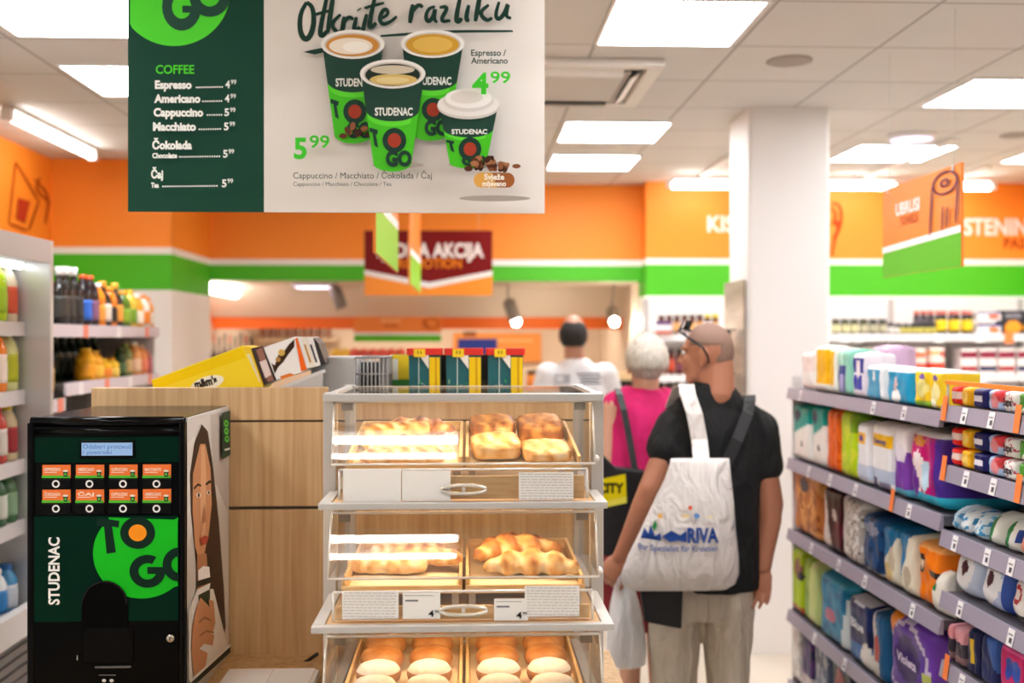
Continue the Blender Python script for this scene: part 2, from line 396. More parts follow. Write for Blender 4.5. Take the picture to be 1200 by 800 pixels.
# wall graphics painted on the orange walls (they belong to the walls)
def wall_print(name, art): return tag(art.build(name), kind='structure')
a = Art(lambda x, y: at(x, y, 8.3), (0, -1, 0), eps=.001)
a.text('KISELO', 829, 271, 905, 253, '#fbf3ea', .03)
for pts in ([(974, 238), (985, 240), (986, 262), (977, 282), (975, 300)], [(974, 243), (980, 250), (977, 258), (983, 268), (976, 280)], [(974, 262), (984, 260)]): a.stroke(pts, 4, '#c8420e')
a.text('TJESTENINE', 1098, 275, 1216, 256, '#fbf3ea', .03); a.text('PASTA', 1176, 291, 1222, 279, '#b4431a', .02)
wall_print('trim_4', a)
a = Art(lambda x, y: atX(x, y, XL), (1, 0, 0), eps=.001)
for pts in ([(18, 190), (10, 262)], [(18, 190), (45, 236)], [(45, 236), (33, 270)], [(40, 210), (58, 230), (52, 262)], [(46, 208), (40, 222), (58, 238)], [(10, 262), (30, 270)]): a.stroke(pts, 3.2, '#b04a12')
a.poly([(20, 232), (34, 236), (28, 262), (18, 256)], '#b8341c')
wall_print('trim_5', a)

# ================================================================ HANGING SIGNS
def wires(t, pts):
    for p in pts:
        b = MB(); b.tube([p, V((p.x, p.y, CEIL-.002))], .0012, C('#d8d4d0', .4, .5), 5); b.build('wire', t)
        b = MB(); b.box((p.x-.01, p.y-.006, p.z-.02), (p.x+.01, p.y+.008, p.z), C('#c9c5c1', .4)); b.build('clip', t)
# ---- big coffee menu board
YS = 3.07
zt_ = 2.79
A = at(151, 248, YS); B = at(638, 250, YS); M_ = at(310, 249, YS)
t = thing('hanging_menu_board', 'large hanging coffee menu board, dark green price list beside beige cup picture', 'menu board', ((A.x+B.x)/2, YS, A.z))
zb = (A.z+B.z)/2
DG = C('#1b4436', .5, 0, .08); PALE = noisy('menu_picture_ground', '#d8d1ca', '#e8e2dc', (1, 1, 2.2), 1.6, 2, .45)
ar = Art(lambda x, y: at(x, y, YS-.008), (0, -1, 0))
ar.mb.box((A.x, YS-.008, zb), (M_.x, YS+.004, zt_), DG)
g1 = '#4fd732'
def clipell(cx, cy, rx, ry, x0, y0, col):
    P = []
    for i in range(60):
        an = 2*math.pi*i/60; P.append((max(x0, cx+rx*math.cos(an)), cy+ry*math.sin(an)))
    ar.poly(P, col)
clipell(204, -10, 66, 64, 152.5, 0, g1)
ar.ring(213, 8, 23, 11.5, '#20493b', 26, 1.22, 0, 360); ar.rect(213, -2, 238, 4, g1) ; ar.rect(214, 7, 236, 15, '#20493b')
ar.ring(246, -4, 24, 12, '#20493b', 26, 1.0)
ar.poly([(160, -14), (196, -30), (199, -22), (186, -16), (190, -6), (178, -2), (174, -11), (164, -5)], '#20493b')
WT = '#f4f6f2'
ar.text('COFFEE', 183, 86.5, 228, 76.5, g1, .02)
for s, y, x1, d0, d1, pr in (('Espresso', 104, 225, 231, 263, '4'), ('Americano', 121, 236, 239, 263, '4'), ('Cappuccino', 137.5, 240, 245, 263, '5'), ('Macchiato', 154.5, 232, 236, 263, '5'),
                     ('Čokolada', 176.5, 228, None, None, None), ('Chocolate', 187, 211, 214, 262, '5'), ('Čaj', 211, 196, None, None, None), ('Tea', 222, 191, 196, 262, '5')):
    sm = s in ('Chocolate', 'Tea')
    ar.text(s, 182, y, x1, y-(5.5 if sm else 9), WT, .05)
    if d0:
        x = d0
        while x < d1: ar.ell(x, y-1.2, 1.0, 1.1, WT, 7); x += 2.75
        ar.text(pr, 265, y, 270.5, y-8.5, WT, .03); ar.text('99', 271.5, y-4.5, 278, y-9.5, WT, .02)
ar.build('menu_panel', t)
ar = Art(lambda x, y: at(x, y, YS-.008), (0, -1, 0))
ar.mb.box((M_.x, YS-.008, zb), (B.x, YS+.004, zt_), PALE)
INK = '#17382e'; cc = lambda P: [(320+x/3, y/3) for x, y in P]
for P, w in (([(118,8),(95,50),(94,112),(112,142),(132,128),(145,80),(140,25),(118,8)], 5.5), ([(190,-12),(163,115),(172,130),(192,108)], 5), ([(138,55),(200,38)], 3.2),
             ([(212,-15),(192,118)], 5), ([(238,52),(203,86),(228,120),(246,104)], 4.2), ([(252,60),(243,116)], 5), ([(247,85),(266,60),(284,70)], 4), ([(294,62),(284,104),(293,112),(306,96)], 4.6),
             ([(302,34),(305,38)], 5), ([(330,52),(312,128),(298,124)], 4.6), ([(334,28),(337,32)], 5), ([(360,-12),(338,92),(346,102),(364,84)], 5), ([(322,32),(392,14)], 3.2),
             ([(374,72),(406,56),(402,36),(386,40),(374,72),(386,92),(416,80),(436,62)], 4.2), ([(492,20),(482,86)], 5), ([(487,52),(510,20),(528,30)], 4.2),
             ([(570,28),(546,36),(536,66),(546,84),(564,66),(572,28),(566,74),(578,84)], 4.2), ([(586,32),(618,28),(586,82),(624,78)], 4.2), ([(660,-14),(642,74),(652,84),(664,70)], 5),
             ([(688,24),(677,74),(690,80)], 4.6), ([(697,-4),(700,0)], 5), ([(728,-14),(711,82)], 5), ([(758,24),(724,52),(750,82),(770,70)], 4.2), ([(794,14),(780,62),(792,78),(814,55),(828,12),(816,66),(836,72)], 4.4)):
    ar.stroke(cc(P), w*1.2, INK)
ar.stroke(cc([(380,134),(500,126),(600,118),(842,117)]), 3.6, INK)
ar.poly(cc([(110,190),(140,182),(185,174),(182,192),(150,199)]), INK)
def cup(x0, x1, yt, b0, b1, yb, ry, liquid, lid=False, rot=0):
    """printed paper cup: top ellipse x0..x1 at yt, bottom b0..b1 at yb"""
    cx = (x0+x1)/2; rx = (x1-x0)/2; bx = (b0+b1)/2; br = (b1-b0)/2; bry = ry*br/rx
    def edge(s): return (x0+(b0-x0)*s, x1+(b1-x1)*s, yt+(yb-yt)*s)
    def lower(s0, s1, col, f0=0., f1=1.):
        P = []
        for s, rev in ((s0, 0), (s1, 1)):
            l, r, y = edge(s); q = []
            for i in range(13):
                k = f0+(f1-f0)*i/12; an = math.pi*(1-k); xx = (l+r)/2+(r-l)/2*math.cos(an); q.append((xx, y+ry*(1-s*(1-br/rx))*math.sin(an)))
            P += q[::-1] if rev else q
        ar.poly(P, col)
    lower(0, 1, '#1d4034'); lower(.40, 1, '#46c21f')
    lower(.40, .46, '#5cd832', .1, .75)
    k = (yb-yt)
    l, r, y = edge(.30); ar.text('STUDENAC', l+.18*(r-l), y+ry*1.05, r-.14*(r-l), y+ry*1.05-k*.085, '#eef2ea', .03)
    l, r, y = edge(.62); m = (l+r)/2
    ar.ring(m+.04*(r-l), y+ry*.8, .25*(r-l), .14*(r-l), '#173a2d', 22, 1.05); ar.ell(m+.04*(r-l), y+ry*.8, .14*(r-l), .15*(r-l), '#a53a25')
    ar.poly([(l+.02*(r-l), y-k*.02), (l+.2*(r-l), y+k*.01), (l+.18*(r-l), y+k*.06), (l+.15*(r-l), y+k*.055), (l+.2*(r-l), y+k*.21), (l+.12*(r-l), y+k*.18), (l+.08*(r-l), y+k*.04), (l+.02*(r-l), y+k*.03)], '#173a2d')
    l, r, y = edge(.88); ar.text('GO', l+.34*(r-l), y+ry*.95, l+.97*(r-l), y+ry*.95-.16*k, '#173a2d', .06, rot=0)
    if lid:
        ar.ell(cx, yt, rx*1.06, ry*1.25, '#cfcac5'); ar.ell(cx, yt-2, rx*1.05, ry*1.15, '#e9e5e1'); ar.ell(cx, yt-6, rx*.86, ry*1.05, '#d8d3ce'); ar.ell(cx, yt-9, rx*.8, ry*.95, '#f2efec'); ar.ell(cx-2, yt-10, rx*.55, ry*.6, '#e2ddd8')
    else:
        ar.ell(cx, yt, rx*1.04, ry*1.06, '#f1eeea'); ar.ell(cx, yt+.6, rx*.92, ry*.88, '#cfc6bc'); liquid(cx, yt+1.2, rx*.87, ry*.8)
def foam(cx, cy, rx, ry):
    ar.ell(cx, cy, rx, ry, '#c98a3c'); ar.ell(cx-2, cy+1, rx*.82, ry*.75, '#efe3d2'); ar.ell(cx+4, cy+2, rx*.5, ry*.5, '#f8f3ea')
def gold(cx, cy, rx, ry):
    ar.ell(cx, cy, rx, ry, '#cf9c34'); ar.ell(cx, cy, rx*.75, ry*.75, '#e0b657')
def tea(cx, cy, rx, ry):
    ar.ell(cx, cy, rx, ry, '#1c2a20'); ar.ell(cx, cy-ry*.45, rx*.8, ry*.4, '#cfc4ae'); ar.ell(cx+1, cy+ry*.45, rx*.86, ry*.5, '#d7b970'); ar.ell(cx, cy+ry*.5, rx*.6, ry*.3, '#e3cf93')
ar.ell(420, 163, 26, 3.5, '#b3a89d')
cup(379, 450, 55, 393, 437, 160, 16, foam)
cup(472, 543, 55, 484, 526, 158, 15.5, gold)
for i in range(9): ar.ell(404+(i*37 % 31), 162-(i*17 % 12), 5, 3.2, ('#5a2f1c', '#8b5534', '#3b1d12')[i % 3], 12, rot=i*40)
ar.ell(468, 196, 30, 3.5, '#aba096')
cup(425, 498, 91, 439, 483, 194, 16, tea)
ar.ell(560, 196, 34, 4, '#b3a89d')
cup(515, 583, 129, 527, 570, 193, 12, None, True)
for i in range(24):
    x = 549+(i*29 % 44); y = 201-(i*13 % (12 if 556 < x < 585 else 6)); ar.ell(x, y, 5, 3.3, ('#5a2f1c', '#8b5534', '#3b1d12', '#a9714a')[i % 4], 12, rot=i*47)
ar.ell(604, 199, 5, 2.6, '#7c4a2c', 12)
ar.poly([(563+8*math.cos(a_/10*math.pi+math.pi/2), 215+8.5*math.sin(a_/10*math.pi+math.pi/2)) for a_ in range(11)]+[(594+8*math.cos(a_/10*math.pi-math.pi/2), 215+8.5*math.sin(a_/10*math.pi-math.pi/2)) for a_ in range(11)], '#9a5a2c')
ar.poly([(563+8*math.cos(a_/10*math.pi+math.pi/2), 215+8.5*math.sin(a_/10*math.pi+math.pi/2)) for a_ in range(11)]+[(576, 206.5), (582, 223.5)], '#d9a24c')
ar.text('Svježe', 567, 214.5, 590, 208, '#fbf3e4', .03); ar.text('mljeveno', 565, 222, 592, 216, '#fbf3e4', .03)
ar.ell(579, 236, 41, 3.4, '#a39a90')
GN = '#3fc62b'
ar.text('5', 349, 190, 364, 167, GN, .035); ar.text('99', 367, 178, 390, 164, GN, .02)
ar.text('4', 553, 116, 572, 93, GN, .035); ar.text('99', 574, 104, 597, 91, GN, .02)
ar.text('Espresso /', 552, 73, 592, 66, INK, .02); ar.text('Americano', 552, 82, 594, 75, INK, .02)
ar.text('Cappuccino / Macchiato / Čokolada / Čaj', 348.5, 213.5, 507, 206.5, INK, .0)
ar.text('Cappuccino / Macchiato / Chocolate / Tea', 348.5, 222, 461, 217.5, INK, .0)
ar.build('picture_panel', t)
wires(t, [V((A.x+.15, YS, zt_)), V((B.x-.15, YS, zt_))])
# ---- weekly promotion sign
YP = 7.6; A = at(427, 346, YP); B = at(577, 346, YP); Tp = at(427, 270, YP).z
t = thing('promotion_sign', 'dark red hanging promotion sign with white chevron above orange base', 'hanging sign', ((A.x+B.x)/2, YP, A.z))
ar = Art(lambda x, y: at(x, y, YP-.006), (0, -1, 0), eps=.001); ar.mb.box((A.x, YP-.006, A.z), (B.x, YP+.006, Tp), C('#f5911f', .5))
ar.poly([(427, 270), (577, 270), (577, 322), (503, 337), (427, 320)], '#7a1414'); ar.poly([(427, 316), (503, 331), (577, 317), (577, 323), (503, 337.5), (427, 322)], '#f1ece8')
ar.text('TJEDNA AKCIJA', 438, 301, 567, 285, '#f4ebe6', .04); ar.text('PROMOTION', 459, 314, 541, 303, '#e8801c', .03)
ar.build('sign_board', t); wires(t, [V((A.x+.1, YP, Tp)), V((B.x-.1, YP, Tp))])
# ---- aisle flags that hang parallel to the aisle
def flag(name, label, X, y0, y1, z0, z1, art=None, face=-1, gh=.27):
    t = thing(name, label, 'hanging sign', (X, (y0+y1)/2, z0)); h = z1-z0; L_ = y1-y0
    fn = lambda u, v: V((X+face*.005, (y1-u*L_) if face < 0 else (y0+u*L_), z0+v*h))
    ar = Art(fn, (face, 0, 0), eps=.001); ar.mb.box((X-.005, y0, z0), (X+.005, y1, z1), C('#f08324', .5))
    ar.poly([(0, 0), (1, 0), (1, gh+.06), (0, gh)], '#63b52c' if face < 0 else '#8cc63a'); ar.poly([(0, gh), (1, gh+.06), (1, gh+.13), (0, gh+.07)], '#f4f0ec')
    if art: art(ar)
    ar.build('sign_board', t); wires(t, [V((X, y0+.06, z1)), V((X, y1-.06, z1))])
def towels(ar):
    ar.text('UBRUSI', .20, .66, .52, .79, '#f8efe6', .03); ar.text('TOWELS', .26, .54, .50, .63, '#c2551a', .02)
    k = '#6b1f34'
    ar.ring(.83, .85, .15, .125, k, 26, .78); ar.ring(.83, .85, .055, .03, k, 18, .78)
    ar.stroke([(.685, .84), (.655, .36)], .022, k); ar.stroke([(.985, .84), (.96, .42)], .022, k); ar.stroke([(.81, .38), (.82, .62)], .02, k); ar.stroke([(.87, .40), (.88, .6)], .02, k)
fx = 1.80; fy1 = atX(1036, 300, fx).y; fy0 = atX(1128, 300, fx).y
flag('aisle_sign', 'orange and green hanging sign with a paper towel roll drawing', fx, fy0, fy1, atX(1128, 312, fx).z, atX(1128, 190, fx).z, towels)
for lb, X, y0, y1 in (('narrow lime green aisle sign hanging in front of the red promotion sign, nearer one', -.335, 3.78, 4.95), ('slim orange aisle sign hanging in front of the red promotion sign, farther one', -.335, 5.95, 7.25)):
    flag('aisle_sign', lb, X, y0, y1, 1.98, 2.52, None, 1, .3)
# ================================================================ WOOD BACK PANEL, COUNTER
YW = 3.2
wx0 = at(107, 460, YW).x; wx1 = at(705, 460, YW).x; wz = at(300, 454, YW).z
z1_ = at(300, 493.5, YW).z; z2_ = at(300, 595, YW).z
t = thing('wooden_back_panel', 'pale oak panel wall behind the coffee machine with dark grooves', 'panel', ((wx0+wx1)/2, YW+.01, 0))
b = MB(); b.box((wx0+.001, YW+.012, 0), (wx1-.001, YW+.02, wz2-.003) if 0 else (wx1-.001, YW+.02, at(545, 463, YW).z), C('#4a4038', .6)); b.build('backing', t)
wm = at(384, 460, YW).x; wz2 = at(545, 461.5, YW).z
b = MB(); b.box((wx0, YW, z1_+.003), (wm-.001, YW+.03, wz), OAK); b.build('top_board', t, .0015)
b = MB(); b.box((wm+.001, YW, z1_+.003), (wx1, YW+.03, wz2), OAK); b.build('top_board', t, .0015)
b = MB(); b.box((wx0, YW, z2_+.005), (wx1, YW+.011, z1_-.003), OAK); b.build('middle_board', t)
b = MB(); b.box((wx0, YW, .0), (wx1, YW+.011, z2_-.005), OAK); b.build('bottom_board', t)
CT = .74
t = thing('service_counter', 'oak service counter carrying the coffee machine and pastry case', 'counter', (-.4, 2.65, 0))
b = MB(); b.box((-1.2, 2.12, CT-.04), (.42, YW-.004, CT), OAK); b.build('worktop', t, .003)
for x0, x1 in ((-1.18, -.66), (-.65, -.12), (-.11, .40)):
    b = MB(); b.box((x0, 2.16, .09), (x1, YW-.03, CT-.042), OAK); f = b.build('cupboard', t)
    b = MB(); b.tube([(x1-.06, 2.145, .45), (x1-.06, 2.145, .6)], .006, STEEL); b.build('handle', f)
b = MB(); b.box((-1.16, 2.2, 0), (.38, YW-.05, .089), MBLACK); b.build('plinth', t)

# ================================================================ COFFEE MACHINE
YM = 2.70; mx0 = at(31, 600, YM).x; mx1 = at(216, 600, YM).x; mzt = at(120, 490, YM).z; myb = YW-.012; mzb = CT+.002
t = thing('coffee_machine', 'black coffee vending machine with green logo front and photo side', 'coffee machine', ((mx0+mx1)/2, (YM+myb)/2, mzb))
GLB = C('#030304', .16, 0, .12); ZM = lambda y: at(120, y, YM).z; XM = lambda x: at(x, 600, YM).x
# housing: rounded front top edge (profile extruded along x)
r = .028; prof = [(YM+.012, mzb), (myb, mzb), (myb, mzt)]
for i in range(7):
    a_ = math.radians(90+90*i/6); prof.append((YM+.012+r+r*math.cos(a_), mzt-r+r*math.sin(a_)))
b = MB(); b.prism([V((mx0+.004, y, z)) for y, z in prof], (mx1-mx0-.008, 0, 0), GLB); b.build('housing', t, .004)
# front frame: side stiles + top bullnose
b = MB()
b.rbox((mx0, YM, mzb), (XM(40), YM+.03, mzt-.012), .006, GLB); b.rbox((XM(209), YM, mzb), (mx1, YM+.03, mzt-.012), .006, GLB)
b.tube([(mx0+.006, YM+.017, ZM(495)), (mx1-.006, YM+.017, ZM(495))], .014, GLB, 14)
b.tube([(mx0+.012, YM+.010, ZM(506)), (mx1-.012, YM+.010, ZM(506))], .009, GLB, 14)
b.box((XM(40), YM+.004, ZM(512)), (XM(209), YM+.02, ZM(500)), GLB)
b.build('front_frame', t)
def front(yo=0): return Art(lambda x, y: at(x, y, YM+yo), (0, -1, 0), eps=.0004)
a = front(.004); a.mb.box((XM(40), YM+.004, ZM(542)), (XM(209), YM+.02, ZM(511.5)), C('#03251a', .25, 0, .06)); a.build('display_fascia', t)
b = MB(); b.rbox((XM(93.5), YM-.002, ZM(537)), (XM(158), YM+.01, ZM(516)), .003, C('#0a0c0b', .2, 0, .06)); sc = b.build('display', t, .001)
a = front(-.0026); a.mb.box((XM(96), YM-.0026, ZM(533.5)), (XM(155.5), YM+.001, ZM(518.5)), emis('#a9c8ee', .75))
a.text('Odaberi proizvod', 97.5, 525.5, 153.5, 520.3, '#4e77c4', 0); a.text('i postroki', 97.5, 531.8, 131, 527, '#4e77c4', 0); a.build('screen', sc)
b = MB(); b.box((XM(40), YM+.006, ZM(604)), (XM(209), YM+.02, ZM(542.5)), GLB); b.build('keypad_panel', t)
names = [['ESPRESSO', 'AMERICANO', 'CAPPUCCINO', 'MACCHIATO'], ['ČOKOLADA', 'ČAJ', 'CAPPUCCINO', 'AMERICANO']]
for rI, yc in enumerate((544.5, 573.5)):
    for c_ in range(4):
        x0 = 49+c_*39.3; x1 = x0+33
        a = front(.0035); a.mb.box((XM(x0), YM+.0035, ZM(yc+15.5)), (XM(x1), YM+.012, ZM(yc)), C('#f0762a', .4))
        a.rect(x0, yc+12.5, x1, yc+15.5, '#4fb933'); a.text(names[rI][c_], x0+3, yc+7, x0+22, yc+3.5, '#fbe6d4', .03)
        a.rect(x0+3, yc+8.3, x0+18, yc+9.2, '#fbe6d4')
        a.poly([(x1-8, yc+7), (x1-2, yc+7), (x1-3, yc+14), (x1-7, yc+14)], '#23402f'); a.ell(x1-5, yc+7, 3.2, 1.3, '#e9dfd0', 12); a.ell(x1-5, yc+11, 1.4, 1.5, '#59c13a', 10)
        a.build('drink_card', t)
        b = MB(); b.box((XM(x0-.5), YM+.002, ZM(yc+28)), (XM(x1+.5), YM+.012, ZM(yc+17)), C('#101012', .3, 0, .06)); bt = b.build('button', t, .0008)
        a = Art(lambda x, y: at(x, y, YM+.0015), (0, -1, 0), eps=.0003); a.ring(x0+16.5, yc+22.3, 4.6, 2.7, '#f2f2f2', 20); a.build('button_ring', bt)
# green logo panel
a = front(.0); a.mb.box((XM(40), YM, ZM(728)), (XM(209), YM+.02, ZM(604.5)), C('#03261b', .25, 0, .06))
G2 = '#12bb1d'; D2 = '#03261b'
P = [(209, 606)]
for i in range(60):
    an = math.radians(-90+i*6); x = 166+57*math.cos(an); y = 648+53*math.sin(an)
    if x <= 209 and y >= 606: P.append((x, y))
cen = (170, 640); P = [p for p in P]+[(209, 686), (127, 606)]; P.sort(key=lambda p: math.atan2(p[1]-cen[1], p[0]-cen[0])); a.poly(P, G2)
a.poly([(114, 606), (140, 610), (139, 618), (131.5, 616.5), (136, 647), (125, 648.5), (122, 617), (113, 616)], D2)
a.ring(161.5, 624, 20.5, 10.5, D2, 32, .92); a.ell(161.5, 624, 10.5, 9.8, '#f7971d', 28)
a.ring(173, 669, 21, 10.5, D2, 32, .92, 0, 300); a.poly([(173, 664), (194, 664), (194, 672), (173, 672)], D2)
P = []
a.ring(211, 661, 20, 10, D2, 30, 1.0, 95, 265)
def vtext(s, x_base, y0, y1, cap):
    # lettering that reads upwards
    aa = Art(lambda u, v: at(x_base-v, y0-u, YM), (0, -1, 0), mb=a.mb, eps=.0004); aa.k = a.k+1; aa.text(s, 0, 0, y0-y1, cap, '#f4f6f4', .03)
vtext('STUDENAC', 70, 708, 629, 12.5)
a.build('logo_panel', t)
# cup niche: arched recess
b = MB(); P = []
for i in range(17):
    an = math.pi*i/16; P.append(at(122.5+27*math.cos(an), 708-27*math.sin(an)*1.02, YM-.004))
P = [at(149.5, 732, YM-.004)]+P+[at(95.5, 732, YM-.004)]
b.prism(P, (0, .01, 0), C('#030304', .4, 0, .05)); n_ = b.build('cup_niche', t)
b = MB(); Q = []
for rr in (1.0, .93):
    q = []
    for i in range(17): an = math.pi*i/16; q.append(at(122.5+27*rr*math.cos(an), 708-27*rr*math.sin(an)*1.02, YM-.007))
    Q.append(q)
for i in range(16): b.prism([Q[0][i], Q[0][i+1], Q[1][i+1], Q[1][i]], (0, .004, 0), C('#141416', .25, 0, .2))
b.build('niche_rim', n_)
b = MB(); b.box((XM(40), YM+.001, mzb+.002), (XM(209), YM+.02, ZM(728.5)), C('#060607', .2, 0, .06)); dr = b.build('lower_door', t)
b = MB(); b.rbox((XM(99), YM-.004, ZM(775)), (XM(157), YM+.004, ZM(735)), .004, C('#060607', .4, 0, .08)); b.box((XM(112), YM-.006, ZM(782)), (XM(154), YM, ZM(780)), C('#5a5a5c', .3)); b.build('drip_tray', dr)
a = front(-.0005); a.text('i', 90, 773, 91.2, 767, '#b9b9b9', .02); a.ell(122, 797, 2.5, 2, '#d8d8d8', 10); a.ell(131, 797, 2.5, 2, '#d8d8d8', 10); a.rect(116, 790, 136, 791, '#77787a'); a.build('small_print', dr)
b = MB(); c_ = at(200, 747.5, YM); b.lathe((c_.x, YM+.002, c_.z), [(.0105, 0), (.0105, .006), (.007, .009), (.0035, .009)], C('#b6b2aa', .25, .9), 22, axis=(0, -1, 0))
lk = b.build('lock', t)
b = MB(); b.box((c_.x-.0012, YM-.008, c_.z-.004), (c_.x+.0012, YM-.006, c_.z+.004), MBLACK); b.build('keyhole', lk)
# side panel with photographic poster
b = MB(); b.box((mx1-.004, YM+.03, mzb), (mx1+.001, myb, mzt-.002), C('#c9c6c2', .35)); b.build('side_panel', t)
XS = mx1+.001
a = Art(lambda x, y: atX(x, y, XS), (1, 0, 0), eps=.0003)
def pol(P, c): a.poly(P, c)
pol([(219, 491.5), (266.5, 479), (266.5, 764), (219, 800)], '#cfc8c0')
pol([(246, 486), (266.5, 480), (266.5, 600), (250, 560)], '#b9aea4'); pol([(219, 520), (228, 510), (226, 620), (219, 640)], '#ded6cc')
pol([(236, 497), (243, 505), (249, 545), (256, 610), (262, 690), (264, 735), (258, 762), (236, 700), (228, 650), (223, 600), (222, 555), (227, 520)], '#35221a')   # hair
pol([(234, 520), (240, 520), (246, 548), (247.5, 590), (244, 625), (238, 652), (232, 655), (228, 640), (225, 600), (225.5, 555)], '#c98d62')  # face
pol([(235, 522), (239, 522), (241, 560), (240, 640), (236, 640), (234, 590)], '#dba57a')
pol([(226, 571), (231, 566), (235, 568), (235, 570), (231, 569), (226.5, 574)], '#3a2218'); pol([(240, 566), (245, 562), (247, 565), (245, 566), (240, 569)], '#3a2218')
a.ell(231.5, 580, 2.6, 3, '#f0e2d4', 14); a.ell(231.5, 580, 1.3, 2.6, '#2e1a12', 12); a.ell(243, 577, 2, 2.6, '#f0e2d4', 14); a.ell(243, 577, 1.1, 2.3, '#2e1a12', 12)
pol([(238, 590), (240.5, 611), (236, 613)], '#b5764e')
pol([(232, 631), (238, 627), (243, 629), (240, 637), (235, 638)], '#b14434')
pol([(229, 650), (240, 648), (243, 690), (229, 700)], '#b87c54')  # neck
pol([(219, 715), (229, 690), (248, 690), (266, 762), (219, 798)], '#e8e4e0')  # blouse
pol([(230, 668), (236, 663), (243, 664), (244, 676), (230, 680)], '#f4f1ee')  # lid
pol([(229, 681), (244, 676), (245, 682), (229, 688)], '#14211b'); pol([(229.5, 690), (244, 683), (243, 690), (230, 697)], '#eceae6')
pol([(230, 697), (243.5, 690), (243, 745), (233, 755)], '#173626'); a.ell(235, 715, 4, 7, '#4fbe2c', 18); a.ell(235, 715, 1.8, 3, '#173626', 12)
for P in ([(226, 715), (232, 700), (240, 708), (246, 716), (244, 726), (236, 722), (229, 728)], [(228, 727), (237, 721), (247, 729), (247, 740), (238, 738), (230, 744)], [(229, 744), (238, 738), (248, 744), (246, 756), (236, 754), (230, 760)],
          [(226, 715), (230, 728), (230, 760), (240, 765), (236, 790), (224, 798), (221, 760), (222, 735)], [(241, 702), (247, 704), (249, 730), (247, 738), (243, 722)]): pol(P, '#c98e66')
for P in ([(229, 728), (236, 722), (244, 726), (244, 728), (236, 724.5), (230, 730)], [(230, 744), (238, 738), (247, 740), (247, 742), (238, 740.5), (230, 746)]): pol(P, '#96603e')
pol([(219, 800), (266.5, 757), (266.5, 764), (219, 807)], '#17271e'); pol([(219, 796), (266.5, 754), (266.5, 757), (219, 800)], '#f4f2ee')
pol([(256.5, 483.5), (266, 481), (266, 533), (256.5, 538)], '#1c3a2c')
for c_ in ((261, 496), (261, 505), (261.5, 514)): a.ell(c_[0], c_[1], 2.6, 4, '#58c83c', 14); a.ell(c_[0], c_[1], 1.1, 2, '#1c3a2c', 10)
pol([(258.5, 526), (264.5, 524.5), (264.5, 526.5), (258.5, 528)], '#e8ece6')
a.build('side_poster', t)
# power cable behind the machine
b = MB(); b.tube([at(372, 766, 3.1), at(362, 773, 3.12), at(350, 780, 3.12), at(338, 784, 3.1), at(326, 786, 3.07)], .0055, MBLACK, 8)
tag(b.build('power_cable'), 'black power cable running across the oak panel beside the pastry case', 'cable')
# paper bags / napkins on the counter
def napkins(px0, px1, pyt, Y, lb):
    A = at(px0, pyt, Y); B = at(px1, pyt, Y); D = .16
    n = 12; b = MB()
    for k in range(n):
        z = CT+.002+(A.z-CT)*k/n; dx = random.uniform(-.006, .006); dy = random.uniform(-.006, .006); N_ = 8; vs = []; fs = []; h = (A.z-CT)/n*.92
        lip = [random.uniform(-.006, .006) for _ in range(N_+1)]
        for zz in (0, h):
            for i in range(N_+1): vs.append((A.x+dx+(B.x-A.x)*i/N_, Y+dy+lip[i], z+zz))
            for i in range(N_, -1, -1): vs.append((A.x+dx+(B.x-A.x)*i/N_, Y+dy+D, z+zz))
        m = 2*(N_+1); fs = [list(range(m))[::-1], list(range(m, 2*m))]+[(i, (i+1) % m, m+(i+1) % m, m+i) for i in range(m)]
        b.add(vs, fs, C(('#f2f0ee', '#e9e7e5')[k % 2], .8))
    tag(b.build('napkin_stack'), lb, 'napkins', 'paper on the counter')
napkins(254, 309, 806, 2.80, 'stack of white paper napkins on the counter beside the coffee machine')
napkins(312, 362, 806, 2.80, 'stack of white paper napkins on the counter beside the pastry case')

# ================================================================ PASTRY CASE
XC = -.013; HW = .328
t = thing('pastry_display_case', 'three tier clear acrylic pastry case in a grey metal frame', 'display case', (XC, 2.6, CT))
FR = C('#c4c1bd', .4, .15)
ztop = at(545, 461, 2.62).z
# posts
for sx in (-1, 1):
    x = XC+sx*(HW+.005)
    b = MB(); b.box((x-.016, 2.66, CT+.002), (x+.016, 2.70, ztop), FR); b.build('front_post', t, .002)
    b = MB(); b.box((x-.016, 3.10, CT+.002), (x+.016, 3.13, ztop), FR); b.build('rear_post', t, .002)
    b = MB(); b.box((x-.002, 2.70, CT+.02), (x+.002, 3.10, ztop-.02), ACRYL); b.build('side_pane', t)
b = MB(); b.box((XC-HW-.014, 2.60, ztop-.018), (XC+HW+.014, 2.64, ztop), FR)
for sx in (-1, 1): b.box((XC+sx*(HW+.005)-.009, 2.64, ztop-.012), (XC+sx*(HW+.005)+.009, 3.10, ztop-.001), FR)
b.build('top_frame', t, .002)
b = MB(); b.box((XC-HW+.02, 2.64, ztop-.008), (XC+HW-.02, 3.10, ztop-.004), ACRYL); b.build('top_pane', t)
b = MB(); b.box((XC-HW+.01, 3.10, ztop-.012), (XC+HW-.01, 3.108, ztop-.003), ACRYL_EDGE); b.build('top_pane_edge', t)
LV = [ # ztop of door, zfront bottom (collar), Yhinge, tilt deg, Ycollar, tray front Y
    dict(zc=1.297, yc=2.457, yh=2.615, tilt=21.74, zt=at(545, 470, 2.615).z),
    dict(zc=1.045, yc=2.345, yh=2.56, tilt=26.8, zt=at(545, 600, 2.56).z),
    dict(zc=.80, yc=2.235, yh=2.47, tilt=31.0, zt=at(545, 744, 2.47).z)]
